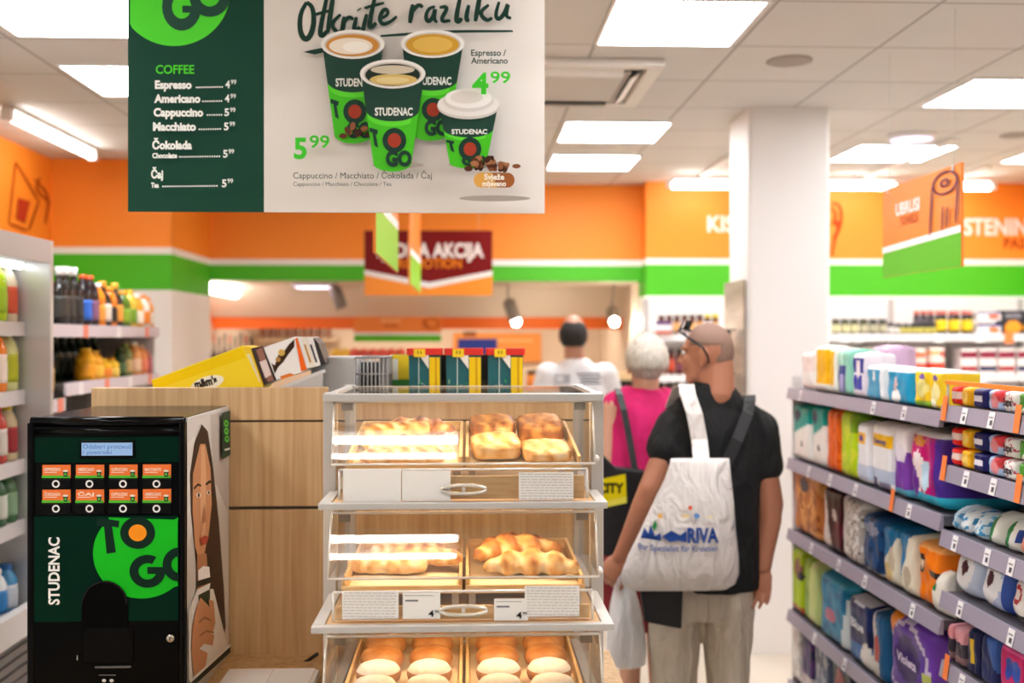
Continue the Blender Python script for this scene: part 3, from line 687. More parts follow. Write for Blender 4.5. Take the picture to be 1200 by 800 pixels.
for i, L_ in enumerate(LV):
    zc, yc = L_['zc'], L_['yc']
    b = MB(); e = .013
    b.box((XC-HW-.005, yc, zc-e), (XC+HW+.005, yc+.022, zc+.002), FR)
    for sx in (-1, 1): b.box((XC+sx*(HW+.005)-(.026 if sx > 0 else 0), yc+.022, zc-e), (XC+sx*(HW+.005)+(0 if sx > 0 else .026), 3.08, zc+.002), FR)
    b.box((XC-HW, 3.08, zc-e), (XC+HW, 3.10, zc+.002), FR)
    b.build('shelf_frame', t, .0015)
    b = MB(); b.box((XC-HW+.022, yc+.022, zc-.008), (XC+HW-.022, 3.08, zc-.002), C('#c9a376', .5)); b.build('shelf_board', t)
    # tilted flap
    zt0 = L_['zt']; yh = L_['yh']; al = math.radians(L_['tilt']); ln = .158
    yb_ = yh-ln*math.sin(al); zb_ = zt0-ln*math.cos(al); w = HW-.013
    nr = V((0, -math.cos(al), math.sin(al)))*.003
    b = MB(); b.prism([V((XC-w, yh, zt0)), V((XC+w, yh, zt0)), V((XC+w, yb_, zb_)), V((XC-w, yb_, zb_))], nr, ACRYL); fl = b.build('front_flap', t)
    b = MB()
    for x in (-w, w): b.tube([(XC+x, yh, zt0), (XC+x, yb_, zb_)], .003, ACRYL_EDGE, 6)
    b.tube([(XC-w, yb_, zb_), (XC+w, yb_, zb_)], .0035, ACRYL_EDGE, 6); b.tube([(XC-w, yh, zt0), (XC+w, yh, zt0)], .004, ACRYL_EDGE, 6); b.build('flap_edge', fl)
    b = MB()
    for x in (-w+.03, w-.03): b.box((XC+x-.014, yh+.004, zt0-.022), (XC+x+.014, yh+.012, zt0-.004), C('#8d8984', .35, .6))
    b.build('hinge', fl)
    # flap side wings
    for x in (-w, w): b = MB(); b.prism([V((XC+x, yh, zt0)), V((XC+x, yb_, zb_)), V((XC+x, 2.66, zb_)), V((XC+x, 2.66, zt0))], (.003, 0, 0), ACRYL); b.build('flap_side', fl)
    b = MB(); b.tube([(XC+w+.006, yb_+.002, zb_+.012), (XC+w+.006, yb_+.03, zb_+.012)], .006, C('#eeeae4', .4)); b.build('latch', fl)
    # lower front pane with handle
    yp = yc+.03; w2 = .288; L_['yp'] = yp; L_['zb'] = zb_
    b = MB(); b.box((XC-w2, yp, zc+.003), (XC+w2, yp+.003, zb_-.004), ACRYL); fp = b.build('front_pane', t)
    b = MB(); b.box((XC-w2+.004, yp+.022, zc+.003), (XC+w2-.004, yp+.03, (1.354, 1.078, .808)[i]), OAK2); b.build('front_board', t, .001)
    b = MB(); b.tube([(XC-w2, yp, zb_-.004), (XC+w2, yp, zb_-.004)], .003, ACRYL_EDGE, 6); b.tube([(XC-w2, yp, zc+.006), (XC-w2, yp, zb_-.006)], .003, ACRYL_EDGE, 6); b.tube([(XC+w2, yp, zc+.006), (XC+w2, yp, zb_-.006)], .003, ACRYL_EDGE, 6); b.build('pane_edge', fp)
    b = MB(); P = [V((XC+.052*math.cos(a_*math.pi/12), yp-.010, zc+.030+.010*math.sin(a_*math.pi/12))) for a_ in range(25)]
    b.tube(P, .004, C('#e9e2d8', .12, .5), 8); b.box((XC-.004, yp-.009, zc+.018), (XC+.004, yp, zc+.042), C('#d9d2c8', .2)); b.build('handle', fp)
    # light strip under the frame above
    zl = (ztop-.016) if i == 0 else (LV[i-1]['zc']-.022)
    yl = 2.645 if i == 0 else 2.62
    b = MB(); b.box((XC-HW+.05, yl, zl), (XC+HW-.05, yl+.018, zl+.006), emis('#ffe3b8', LED_STRENGTH)); b.build('light_strip', t)
    b = MB(); b.box((XC-HW+.045, yl-.003, zl+.006), (XC+HW-.045, yl+.021, zl+.009), FR); b.build('light_housing', t)
# trays and pastries
TRAYPOS = {}
def tray(x0, x1, yf, yb, zf, zb, lb):
    b = MB(); sl = (zb-zf)/(yb-yf); hh = .034; th = .008
    Z = lambda y: zf+(y-yf)*sl
    def slab(xa, xb, ya, yb2, lo, hi):
        b.add([(xa, ya, Z(ya)+lo), (xb, ya, Z(ya)+lo), (xb, yb2, Z(yb2)+lo), (xa, yb2, Z(yb2)+lo), (xa, ya, Z(ya)+hi), (xb, ya, Z(ya)+hi), (xb, yb2, Z(yb2)+hi), (xa, yb2, Z(yb2)+hi)],
              [(0,3,2,1),(4,5,6,7),(0,1,5,4),(1,2,6,5),(2,3,7,6),(3,0,4,7)], OAK2)
    slab(x0, x1, yf, yb, 0, .006); slab(x0, x1, yf, yf+th, .006, hh*.55); slab(x0, x1, yb-th, yb, .006, hh); slab(x0, x0+th, yf+th, yb-th, .006, hh); slab(x1-th, x1, yf+th, yb-th, .006, hh)
    o = tag(b.build('wooden_tray', bevel=.001), lb, 'tray')
    b = MB(); q = .012
    b.poly([V((x0+q, yf+q, Z(yf+q)+.0075)), V((x1-q, yf+q, Z(yf+q)+.0075)), V((x1-q, yb-q, Z(yb-q)+.0075)), V((x0+q, yb-q, Z(yb-q)+.0075))], C('#f0dcb8', .6)); b.build('paper_liner', o)
    # two struts carry the tray
    return Z
nm = ('top', 'middle', 'bottom')
Zt = []
for i, (yf, yb, zf, zb) in enumerate(((2.58, 3.02, 1.356, 1.410), (2.50, 2.97, 1.080, 1.087), (2.40, 2.93, .812, .830))):
    Zt.append((tray(XC-.285, XC-.004, yf, yb, zf, zb, 'left wooden tray on the %s tier of the pastry case' % nm[i]), tray(XC+.004, XC+.285, yf, yb, zf, zb, 'right wooden tray on the %s tier of the pastry case' % nm[i])))
    b = MB()
    for x in (-.27, -.02, .02, .27):
        for y in (yf+.03, yb-.03):
            zz = zf+(y-yf)*(zb-zf)/(yb-yf); b.box((XC+x-.008, y-.008, LV[i]['zc']-.002), (XC+x+.008, y+.008, zz), FR)
    b.build('tray_support', t)
def crust(name, stops, rough=.45):
    # colour of the bake itself: how far each spot of the crust has browned
    m, nt, b, N, L = nodes(name, rough)
    at_ = N('ShaderNodeAttribute', attribute_name='bake'); nz = N('ShaderNodeTexNoise'); tc = N('ShaderNodeTexCoord'); L(tc.outputs['Object'], nz.inputs[0])
    nz.inputs['Scale'].default_value = 70; nz.inputs['Detail'].default_value = 6
    ad = N('ShaderNodeMath', operation='MULTIPLY_ADD'); ad.inputs[1].default_value = .55; L(nz.outputs[0], ad.inputs[0]); L(at_.outputs['Fac'], ad.inputs[2])
    sb = N('ShaderNodeMath', operation='SUBTRACT'); sb.inputs[1].default_value = .275; L(ad.outputs[0], sb.inputs[0])
    r = N('ShaderNodeValToRGB'); cr = r.color_ramp
    while len(cr.elements) < len(stops): cr.elements.new(.5)
    for k, (el, h) in enumerate(zip(cr.elements, stops)): el.position = k/(len(stops)-1); el.color = (*lin(h), 1)
    L(sb.outputs[0], r.inputs[0]); L(r.outputs[0], b.inputs['Base Color'])
    bp = N('ShaderNodeBump'); bp.inputs['Strength'].default_value = .5; bp.inputs['Distance'].default_value = .004; L(nz.outputs[0], bp.inputs['Height']); L(bp.outputs[0], b.inputs['Normal'])
    return m
CR_DARK = crust('baked_brown', ('#f0d09a', '#d39a50', '#a5602a', '#6a3410')); CR_GOLD = crust('baked_gold', ('#f4dcac', '#e2b266', '#bd7a34', '#86481a'))
CR_PALE = crust('baked_pale', ('#f6e6c4', '#efd09a', '#d9a55c', '#a86a2c')); CR_PUFF = crust('puff_gold', ('#efcc8c', '#d99a48', '#a9652a', '#703a14'))
SUGAR = noisy('sugar_dust', '#f0e2d0', '#faf5ee', (1, 1, 1), 60, 5, .7); BUN = noisy('bun_brown', '#a8632e', '#cf9658', (1, 1, 1), 25, 5, .5)
def lumpy(b, rings, mat, amp=.004, sc=40): pass
def pastry(name, lb, x, y, Z, L_, Wd, H, ang, mat, kind, group, lift=0):
    """shaped bakes; L_ length, Wd width, H height"""
    b = MB(); ca, sa = math.cos(ang), math.sin(ang); seed = random.random()*50
    nu, nv = 64, 32; vs = []; fs = []; bk = []
    for i in range(nu+1):
        u = -1+2*i/nu
        for j in range(nv):
            th = 2*math.pi*j/nv; c, s_ = math.cos(th), math.sin(th)
            if kind == 'croissant':
                env = (1-abs(u)**2.2)**.6*.92+.08; k = 1+.17*math.cos(u*13); bend = (u*u)*Wd*.55
                p = V((u*L_/2, -bend+c*Wd/2*env*k, max(s_, -.55)*H/2*env*k))
            elif kind == 'roll':
                env = (1-abs(u)**5)**.5*.9+.1; k = 1+.06*math.cos(u*16+c*2); p = V((u*L_/2, c*Wd/2*env*k, max(s_, -.6)*H/2*env*k))
            elif kind == 'puff':
                e = (1-abs(u)**7)**.4*.96+.04; cc = abs(c)**.35*(1 if c > 0 else -1); ss = abs(s_)**.6*(1 if s_ > 0 else -1); k = 1+.10*math.sin(u*3+c*2)
                p = V((u*L_/2, cc*Wd/2*e, ss*H/2*(e*.9+.1)*(k if s_ > 0 else 1)))
            n1 = noise.noise(V((p.x*45+seed, p.y*45, p.z*45)))*.5
            if kind == 'croissant': t_ = .42+.30*math.cos(u*13)+.22*s_*.6
            elif kind == 'roll': t_ = .38+.34*math.cos(u*16+c*2)*max(0, s_)+.12*s_
            else: t_ = .40+.42*max(0, abs(u)-.72)/.28+.25*max(0, abs(c)-.75)/.25+(.16 if s_ > .4 else -.15)+.14*math.sin(u*9+c*6)
            bk.append(max(0, min(1, t_+n1)))
            w = noise.noise(p*32+V((seed, 0, 0)))*.0045+noise.noise(p*80+V((seed, 3, 0)))*.0025+noise.noise(p*170)*.001
            q = p*(1+w/max(p.length, .02)) if p.length > 0 else p
            vs.append(q)
    zmin = min(p.z for p in vs)
    for i in range(nu):
        for j in range(nv):
            k = (j+1) % nv; fs.append((i*nv+j, i*nv+k, (i+1)*nv+k, (i+1)*nv+j))
    fs.append(list(range(nv))[::-1]); fs.append([nu*nv+j for j in range(nv)])
    sl = (Z(y+.1)-Z(y))/.1
    out = []
    for p in vs:
        X = x+p.x*ca-p.y*sa; Y = y+p.x*sa+p.y*ca; out.append((X, Y, Z(y)+.009+lift+(Y-y)*sl+p.z-zmin))
    b.add(out, fs, mat, True); o = b.build(name)
    ca_ = o.data.color_attributes.new('bake', 'FLOAT_COLOR', 'POINT')
    for q_, v_ in zip(ca_.data, bk): q_.color = (v_, v_, v_, 1)
    return tag(o, lb, 'pastry', group)
Zl, Zr = Zt[0]
gl = 'golden pastries in the top left tray'
for k, (x, y, an, m, lf, lb) in enumerate(((-.155, 2.93, .15, CR_DARK, .0, 'dark golden long pastry at the back of the top left tray'), (-.12, 2.86, -.2, CR_DARK, .03, 'dark peaked pastry on top of the heap in the top left tray'),
                     (-.16, 2.78, .08, CR_GOLD, .0, 'golden long pastry in the middle of the top left tray'), (-.135, 2.71, -.06, CR_PALE, .0, 'pale long pastry second from the front in the top left tray'),
                     (-.15, 2.64, .05, CR_GOLD, 0, 'golden long pastry at the front of the top left tray'), (-.17, 2.82, .3, CR_GOLD, .026, 'pale golden pastry lying across the heap in the top left tray'))):
    pastry('long_pastry', lb, XC+x, y, Zl, .21, .078, .042, an, m, 'roll' if k not in (1,) else 'croissant', gl, lf)
gp = 'puff pastry parcels in the top right tray'
for x, y, m, lb in ((.075, 2.90, CR_PUFF, 'brown puff pastry parcel at the back left of the top right tray'), (.205, 2.90, CR_PUFF, 'brown puff pastry parcel at the back right of the top right tray'),
                    (.08, 2.71, CR_PALE, 'pale puff pastry parcel at the front left of the top right tray'), (.205, 2.68, CR_PALE, 'pale low puff pastry parcel at the front right of the top right tray')):
    pastry('puff_parcel', lb, XC+x, y, Zr, .125, .16, .055 if m is CR_PUFF else (.045 if x < .1 else .032), random.uniform(-.04, .04), m, 'puff', gp)
Zl, Zr = Zt[1]
for x, y, an, lf, lb in ((-.15, 2.84, .1, 0, 'pale long roll at the back of the middle left tray'), (-.19, 2.68, -.1, 0, 'pale long roll at the front left of the middle left tray'), (-.10, 2.72, -.35, .012, 'golden long roll lying askew on the right of the middle left tray')):
    pastry('long_roll', lb, XC+x, y, Zl, .2, .07, .05, an, CR_PALE if lf == 0 else CR_GOLD, 'roll', 'long rolls in the middle left tray', lf)
for x, y, an, lf, m, lb in ((.13, 2.84, .25, 0, CR_GOLD, 'large golden croissant at the back of the middle right tray'), (.11, 2.74, .5, .02, CR_GOLD, 'golden croissant leaning in the centre of the middle right tray'), (.17, 2.65, -.12, 0, CR_PALE, 'pale seeded croissant at the front of the middle right tray')):
    pastry('croissant', lb, XC+x, y, Zr, .24, .085, .07, an, m, 'croissant', 'croissants in the middle right tray', lf)
def bun(x, y, Z, r, h, m, lb, g):
    b = MB(); prof = [(r*.72, 0), (r*.93, h*.18), (r, h*.42), (r*.96, h*.62), (r*.8, h*.85), (r*.5, h*.97), (r*.18, h)]
    b.lathe((x, y, Z(y)+.012), prof, m, 24, mats=[BUN, BUN, BUN, m, m, m])
    tag(b.build('filled_bun'), lb, 'bun', g)
rowsn = ('back', 'third', 'second', 'front')
for sd, Z in ((-1, Zt[2][0]), (1, Zt[2][1])):
    for c_ in range(2):
        for rI, y in enumerate((2.85, 2.74, 2.63, 2.52)):
            x = XC+(-.21+c_*.125 if sd < 0 else .085+c_*.125)
            bun(x, y, Z, .056, .052, SUGAR if rI > 1 else BUN, '%s bun in the %s column, %s row of the bottom %s tray' % ('sugar dusted' if rI > 1 else 'brown', ('left', 'right')[c_], ('back', 'second to back', 'second to front', 'front')[rI], 'left' if sd < 0 else 'right'), 'round buns in the bottom trays')
# labels on the fronts
def card(i, x0, x1, y0, y1, lb, lines=True, price=None, tiltx=0):
    Y = LV[i]['yp']-(.0065 if price else .004); a = Art(lambda x, y: at(x, y, Y), (0, -1, 0), eps=.0004)
    A = at(x0, y1, Y); B = at(x1, y0, Y); a.mb.box((A.x, Y, A.z), (B.x, Y+.0012, B.z), C('#f4f1ec', .5))
    if lines:
        n = max(3, int((y1-y0)/3.2))
        for k in range(n):
            y = y0+2+(y1-y0-4)*k/n
            xs = x0+2
            while xs < x1-3:
                w = random.uniform(3, 8); a.rect(xs, y, min(xs+w, x1-2), y+.9, '#c4bfbb'); xs += w+1.2
    if price:
        a.rect(x0+2, y0+3.2, x1-8, y0+4.0, '#a7a4a2'); a.rect(x0+3, y0+8.5, x0+18, y0+10.5, '#77757a')
        a.text(price, x1-14, y1-3, x1-7.5, y1-10, '#1d1d24', .03); a.text('99', x1-6.5, y1-7, x1-1.5, y1-10.5, '#1d1d24', .02)
    tag(a.build('label_card'), lb, 'label')
card(0, 402, 470, 549, 588, 'white ingredients sheet on the left front of the top tier', False)
card(0, 471, 528, 551, 587, 'white paper sheet beside the handle on the top tier', False)
card(0, 608, 672, 553, 586, 'white ingredients card on the right front of the top tier')
card(1, 401, 467, 692, 725, 'white ingredients card at the left end of the middle tier')
card(1, 472, 516, 694, 725, 'white price ticket left of the handle on the middle tier', False, '4')
card(1, 579, 619, 701, 727, 'white price ticket right of the handle on the middle tier', False, '4')
card(1, 615, 679, 686, 722, 'white ingredients card at the right end of the middle tier')
# ================================================================ PRODUCTS
DIRS = {'L': (V((-1,0,0)), V((0,-1,0))), 'R': (V((1,0,0)), V((0,1,0))), 'F': (V((0,-1,0)), V((1,0,0)))}
def paintcol(paint, u, v, base):
    c = base
    for p in paint:
        k = p[0]
        if k == 'b' and p[1] <= v <= p[2]: c = p[3]
        elif k == 'r' and p[1] <= u <= p[3] and p[2] <= v <= p[4]: c = p[5]
        elif k == 'e' and ((u-p[1])/p[3])**2+((v-p[2])/p[4])**2 <= 1: c = p[5]
        elif k == 'd' and p[1]*u+p[2]*v+p[3] > 0: c = p[4]
        elif k == 'n' and noise.noise(V((u*p[1]+p[4], v*p[1], p[4]))) > p[2]: c = p[3]
    return c
def pack(name, lb, cat, fc, c, W, H, D, base, paint=(), p=13, group=None, rough=.35, g=22, tip=0, lean=0, txt=None):
    """soft pack: pillow of thickness D, sealed rim, printed front; c = middle of the bottom front edge"""
    n, u = DIRS[fc]; c = V(c); b = MB(); vs = []; fs = []; ms = []; z = V((0,0,1))
    seed = random.random()*40
    for side in (1, -1):
        for j in range(g+1):
            for i in range(g+1):
                a = i/g; q = j/g
                t = ((1-abs(2*a-1)**p)*(1-abs(2*q-1)**p))**.5*D/2
                w = noise.noise(V((a*4+seed, q*4, side)))*D*.04*(t/(D/2+1e-6))
                x = (a-.5)*W*(1-.03*math.sin(math.pi*q)); hh = q*H
                pos = V((x, side*t+w, hh))
                if lean: pos = V((pos.x, pos.y-hh*math.sin(lean), hh*math.cos(lean)))
                vs.append(c+u*pos.x+n*(pos.y-D/2)+z*(pos.z+.001))
    N = (g+1)*(g+1)
    for s_ in (0, 1):
        for j in range(g):
            for i in range(g):
                a = s_*N+j*(g+1)+i; q = (a, a+1, a+g+2, a+g+1); fs.append(q if s_ == 0 else q[::-1])
                ms.append(C(paintcol(paint, (i+.5)/g, (j+.5)/g, base), rough, 0, .22))
    b.add(vs, fs, ms, True)
    if txt:
        s_, x0, y0, x1, y1, col = txt
        ar_ = Art(lambda X, Y: c+u*(X-.5)*W+n*(.003)+z*(Y*H), n, mb=b); ar_.text(s_, x0, y0, x1, y1, col, .03)
    return tag(b.build(name), lb, cat, group)
def carton(name, lb, cat, fc, c, W, H, D, base, paint=(), group=None, rough=.4, g=16, side=None, top=None, txt=None):
    n, u = DIRS[fc]; c = V(c); z = V((0,0,1)); b = MB(); vs = []; fs = []; ms = []
    for j in range(g+1):
        for i in range(g+1): vs.append(c+u*((i/g-.5)*W)+z*(j/g*H+.001))
    for j in range(g):
        for i in range(g):
            a = j*(g+1)+i; fs.append((a, a+1, a+g+2, a+g+1)); ms.append(C(paintcol(paint, (i+.5)/g, (j+.5)/g, base), rough))
    b.add(vs, fs, ms)
    q = [c-u*W/2, c+u*W/2, c+u*W/2-n*D, c-u*W/2-n*D]; lo = [x+z*.001 for x in q]; hi = [x+z*(H+.001) for x in q]
    sd = C(side or base, rough); tp = C(top or base, rough)
    b.add(lo+hi, [(3,2,1,0), (4,5,6,7), (1,2,6,5), (2,3,7,6), (3,0,4,7)], [sd, tp, sd, sd, sd])
    if txt:
        s_, x0, y0, x1, y1, col = txt
        ar_ = Art(lambda X, Y: c+u*(X-.5)*W+z*(Y*H), n, mb=b); ar_.text(s_, x0, y0, x1, y1, col, .03)
    return tag(b.build(name), lb, cat, group)
PROF = {
 'wine': [(.9,0),(1,.02),(1,.58),(.9,.66),(.5,.74),(.36,.78),(.36,.97),(.40,.975),(.40,1.0)],
 'soda': [(.75,0),(.95,.03),(1,.08),(1,.30),(.93,.36),(1,.42),(1,.62),(.85,.74),(.5,.86),(.36,.90),(.36,.93)],
 'juice': [(.85,0),(1,.04),(1,.45),(.92,.5),(1,.56),(.98,.68),(.7,.82),(.48,.88),(.46,.91)],
 'jar': [(.88,0),(1,.05),(1,.74),(.86,.82),(.82,.84)],
 'spray': [(.9,0),(1,.03),(1,.72),(.8,.8),(.45,.84),(.45,.88)],
}
def bottle(kind, name, lb, cat, c, R, H, glass, cap, label=None, l0=.15, l1=.5, group=None, n=16, band=None, rough=.2):
    c = V(c)+V((0,0,.001)); pr = PROF[kind]; b = MB(); prof = [(r*R, z*H) for r, z in pr]
    b.lathe(c, prof, C(glass, rough), n); o = b.build(name, origin=c); tag(o, lb, cat, group)
    rt, zt_ = prof[-1]
    if kind == 'wine': b = MB(); b.lathe(c, [(R*.39, H*.86), (R*.42, H*.862), (R*.42, H*1.002), (R*.3, H*1.006)], C(cap, .4), n)
    elif kind == 'jar': b = MB(); b.lathe(c, [(R*.95, H*.835), (R*.97, H*.85), (R*.97, H*.985), (R*.9, H)], C(cap, .4), n)
    else: b = MB(); b.lathe(c, [(rt*1.15, zt_-.002), (rt*1.18, zt_+.002), (rt*1.15, H*.995), (rt*.9, H)], C(cap, .4), n)
    b.build('cap' if kind != 'jar' else 'lid', o)
    if label:
        def rad(z):
            for (r0, z0), (r1, z1) in zip(prof, prof[1:]):
                if z0 <= z <= z1: return r0+(r1-r0)*(z-z0)/max(z1-z0, 1e-6)
            return R
        zs = [l0*H+(l1-l0)*H*i/6 for i in range(7)]; m = C(label, .45); m2 = C(band, .45) if band else m
        b = MB(); b.lathe(c, [(rad(z)+.0012, z) for z in zs], m, n, mats=[m, m, m2, m2, m, m]); b.build('label', o)
    return o
def price_strip(parent, fc, a, bpos, z0, h=.042, col='#b4adb8', ticks=(), oranges=()):
    """slanted price rail on a shelf edge, with tickets; a..b along the shelf"""
def shelf_run(t, X, y0, y1, z, depth, ticks=(), oranges=(), th=.03, rail='#9a92a2'):
    """shelf facing -X with its price rail and tickets"""
    b = MB(); b.box((X+.006, y0, z-th), (X+depth, y1, z), C('#57535a', .55)); sh = b.build('shelf', t)  # dark shelf colour deepens the shade between the rows
    b = MB(); b.prism([V((X+.006, y0, z-.045)), V((X-.012, y0, z-.045)), V((X-.002, y0, z+.004)), V((X+.006, y0, z+.004))], (0, y1-y0, 0), C(rail, .3)); b.build('price_rail', sh)
    for k, (y, col) in enumerate([(y, '#efecee') for y in ticks]+[(y, '#f4803a') for y in oranges]):
        b = MB(); w, up = (.034, .0) if col[1] == 'e' else (.03, .03)
        P = [V((X-.0145, y-w/2, z-.044)), V((X-.0145, y+w/2, z-.044)), V((X-.0045, y+w/2, z+.002+up)), V((X-.0045, y-w/2, z+.002+up))]
        b.prism(P, (.0012, 0, 0), C(col, .5))
        if col[1] == 'e':
            a_ = Art(lambda uu, vv: P[1].lerp(P[0], uu).lerp(P[2].lerp(P[3], uu), vv), (-1, 0, .2), mb=b, eps=.0008)
            a_.rect(.15, .62, .85, .72, '#9a969c'); a_.rect(.45, .2, .85, .5, '#5a565e')
        b.build('price_ticket', sh)
    return sh
# ---------------------------------------------------------------- right gondola
XG = 1.47; XP = 1.485
yy = lambda px: atX(px, 500, XG).y
yp = lambda px: atX(px, 500, XP).y
GB, GA = yy(924), yy(1104)       # far section from GA (near end) to GB (far end)
GN = 2.35                        # near section runs on past the frame
t = thing('store_shelf_unit', 'grey metal aisle shelving with lilac price rails along the right side', 'shelving', (XG+.25, (GB+GN)/2, 0))
b = MB(); b.box((XG+.44, GN, .02), (XG+.47, GB, 1.46), C('#1c1a1c', .8)); b.build('back_panel', t)  # near-black colour carries the shade behind the packs
b = MB(); b.box((XG+.03, GN, .0), (XG+.44, GB, .10), C('#3c383a', .5)); b.build('base', t)
for y in (GB-.012, GA+.012, GN+.3): b = MB(); b.box((XG+.40, y-.02, .02), (XG+.44, y+.02, 1.5), C('#8d898c', .4)); b.build('upright', t)
b = MB(); b.box((XG+.02, GB, .02), (XG+.47, GB+.012, 1.5), C('#dcd8d6', .45)); b.build('end_panel', t)
zs_far = (1.445, 1.122, .798, .425, .105); zs_near = (1.468, 1.283, 1.08, .89, .675, .40)
tk = {0: (925, 940, 1026, 1062), 1: (950, 975, 1005, 1068), 2: (953, 985, 1016, 1072), 3: (957, 992, 1030), 4: (930,)}
og = {0: (), 1: (1048,), 2: (), 3: (), 4: ()}
for i, z in enumerate(zs_far): shelf_run(t, XG, GA+.002, GB-.002, z, .38, [yy(x) for x in tk[i] if x > 926], [yy(x) for x in og[i]])
tk = {0: (1133, 1165), 1: (1135, 1167), 2: (1122, 1160, 1188), 3: (1128, 1188), 4: (1130,), 5: ()}; og = {0: (1110, 1196), 1: (1109, 1197), 2: (), 3: (), 4: (1112,), 5: ()}
for i, z in enumerate(zs_near): shelf_run(t, XG, GN, GA-.002, z, .38, [yy(x) for x in tk[i]], [yy(x) for x in og[i]])
b = MB(); b.box((XG-.004, GN, 1.535), (XG+.004, GA-.03, 1.548), C('#f08a2a', .4)); b.box((XG, GA-.04, 1.468), (XG+.004, GA-.032, 1.54), GREYP); b.build('shelf_talker', t)
def gp_(name, lb, x0, x1, yt, zs, base, paint=(), D=.13, fn=pack, cat='pack', dz=0, dX=0, **k):
    y0, y1 = atX(x1, 500, XP+dX).y+.003, atX(x0, 500, XP+dX).y-.003
    if zs in zs_far: y0, y1 = max(y0, GA+.005), min(y1, GB-.005)
    else: y1 = min(y1, GA-.008)
    h = atX((x0+x1)/2, yt, XP+dX).z-zs-dz-.002
    return fn(name, lb, cat, 'L', (XP+dX, (y0+y1)/2, zs+dz+.001), y1-y0, max(h, .03), D, base, paint, **k)
z = zs_far[0]; s1 = 'on the top shelf of the right aisle'
gp_('tissue_pack', 'pale pink pack at the far end of the top aisle shelf next to the column', 938, 952, 412, z, '#f0ddd6', [('b', .2, .5, '#f6efe9')])
gp_('tissue_pack', 'white pack with a wide yellow panel at the far end of the top aisle shelf', 953, 970, 404, z, '#f2efe8', [('r', .25, .2, 1, .9, '#f3b711')])
gp_('tissue_pack', 'narrow white pack with yellow stripe beside the mint pack on the top aisle shelf', 971, 979, 406, z, '#f4efe6', [('r', .1, .2, .8, .9, '#f0bb22')])
gp_('waxing_pack', 'mint pack with dark blue figure on the top aisle shelf', 980, 997, 408, z, '#8fd2bd', [('r', .1, .1, .62, .62, '#27408c'), ('r', .28, .05, .5, .45, '#b7aee0'), ('e', .38, .8, .14, .18, '#bfe6d2')])
gp_('waxing_pack', 'white pack with dark blue figure on the top aisle shelf', 998, 1013, 412, z, '#efe6f0', [('r', .1, .55, .9, .85, '#25339a'), ('r', .2, .2, .8, .5, '#3b46b0'), ('e', .5, .62, .18, .2, '#efe6f0')])
gp_('cotton_pack', 'smaller blue cotton pack on the top aisle shelf beside the dark blue figures', 1014, 1035, 427, z, '#4aa0c8', [('b', .86, 1, '#f4f2ee'), ('r', .82, 0, 1, 1, '#eef2f4'), ('e', .5, .7, .1, .14, '#ffffff')])
gp_('cotton_pack', 'larger bright blue cotton pack with white blossom on the top aisle shelf', 1037, 1068, 430, z, '#1f9dcc', [('b', .88, 1, '#f4f2ee'), ('e', .42, .22, .16, .18, '#fbfbfb'), ('e', .42, .55, .06, .2, '#d9b7b4')])
gp_('cotton_pack', 'yellow cotton pad pack next to the bright blue pack on the top aisle shelf', 1070, 1087, 431, z, '#f2cf2c', [('b', .9, 1, '#f7f3ea'), ('e', .6, .5, .35, .22, '#e9dc8a'), ('b', .05, .2, '#8fbf3a'), ('e', .6, .78, .22, .07, '#7d5fae')])
gp_('cotton_pack', 'yellow cotton pad pack at the near end of the top aisle shelf, far section', 1088, 1104, 433, z, '#f0cb2a', [('b', .9, 1, '#f7f3ea'), ('e', .5, .45, .35, .22, '#eee3a0'), ('e', .35, .15, .2, .12, '#fbf7d8'), ('e', .5, .78, .22, .07, '#7d5fae')])
gp_('tissue_pack', 'tall lilac pack standing behind the blue packs on the top aisle shelf', 1020, 1043, 404, z, '#e4bfe0', [('r', .2, .1, .9, .85, '#b77cc0'), ('r', .32, .1, .36, .85, '#d7a8d8'), ('r', .55, .1, .6, .85, '#d7a8d8')], D=.12, dX=.235)
z = zs_far[1]
for x0, x1, w in ((927, 949, 'farther'), (950, 967, 'nearer')):
    gp_('wipes_pack', '%s teal and white pack at the far end of the second aisle shelf' % w, x0, x1, 474, z, '#efece6', [('d', -.25, 1, -.45, '#0f9c92'), ('r', 0, .3, .15, .7, '#0f8c84'), ('e', .3, .8, .2, .1, '#2a3550'), ('e', .55, .3, .07, .05, '#333333')], group='teal and white packs on the second aisle shelf')
gp_('snack_pack', 'bright orange pack on the second aisle shelf beside the lime pack', 968, 983, 477, z, '#ee6a1c', [('n', 7, .15, '#d9530f', 3)])
gp_('snack_pack', 'lime green pack on the second aisle shelf beside the orange pack', 984, 1002, 480, z, '#b9d81a', [('n', 5, .1, '#d7e23a', 5), ('r', .7, .7, 1, 1, '#7aa41c')])
gp_('pad_pack', 'slim white pack with yellow patch on the second aisle shelf beside the lime pack', 1003, 1018, 493, z, '#efedf0', [('r', 0, .62, .75, .83, '#f2b81a'), ('e', .4, .72, .2, .05, '#5a3a9a'), ('b', .1, .3, '#c9d3e6')])
gp_('pad_pack', 'wide white pack with yellow patch and tiny lettering on the second aisle shelf', 1020, 1045, 494, z, '#f0eef0', [('r', .1, .62, .95, .83, '#f4bd18'), ('b', .12, .32, '#bccbe2'), ('r', .05, 0, .3, .2, '#4d4276'), ('r', .4, 0, .9, .12, '#8d86a8')], txt=('Sensy', .2, .69, .8, .76, '#4a3a8c'))
gp_('nappy_pack', 'purple pack with white top on the second aisle shelf beside the magenta pack', 1047, 1063, 497, z, '#7a3fa8', [('b', .62, 1, '#efe9ee'), ('e', .5, .6, .4, .12, '#e4dbe8'), ('b', 0, .14, '#5fb7d4')])
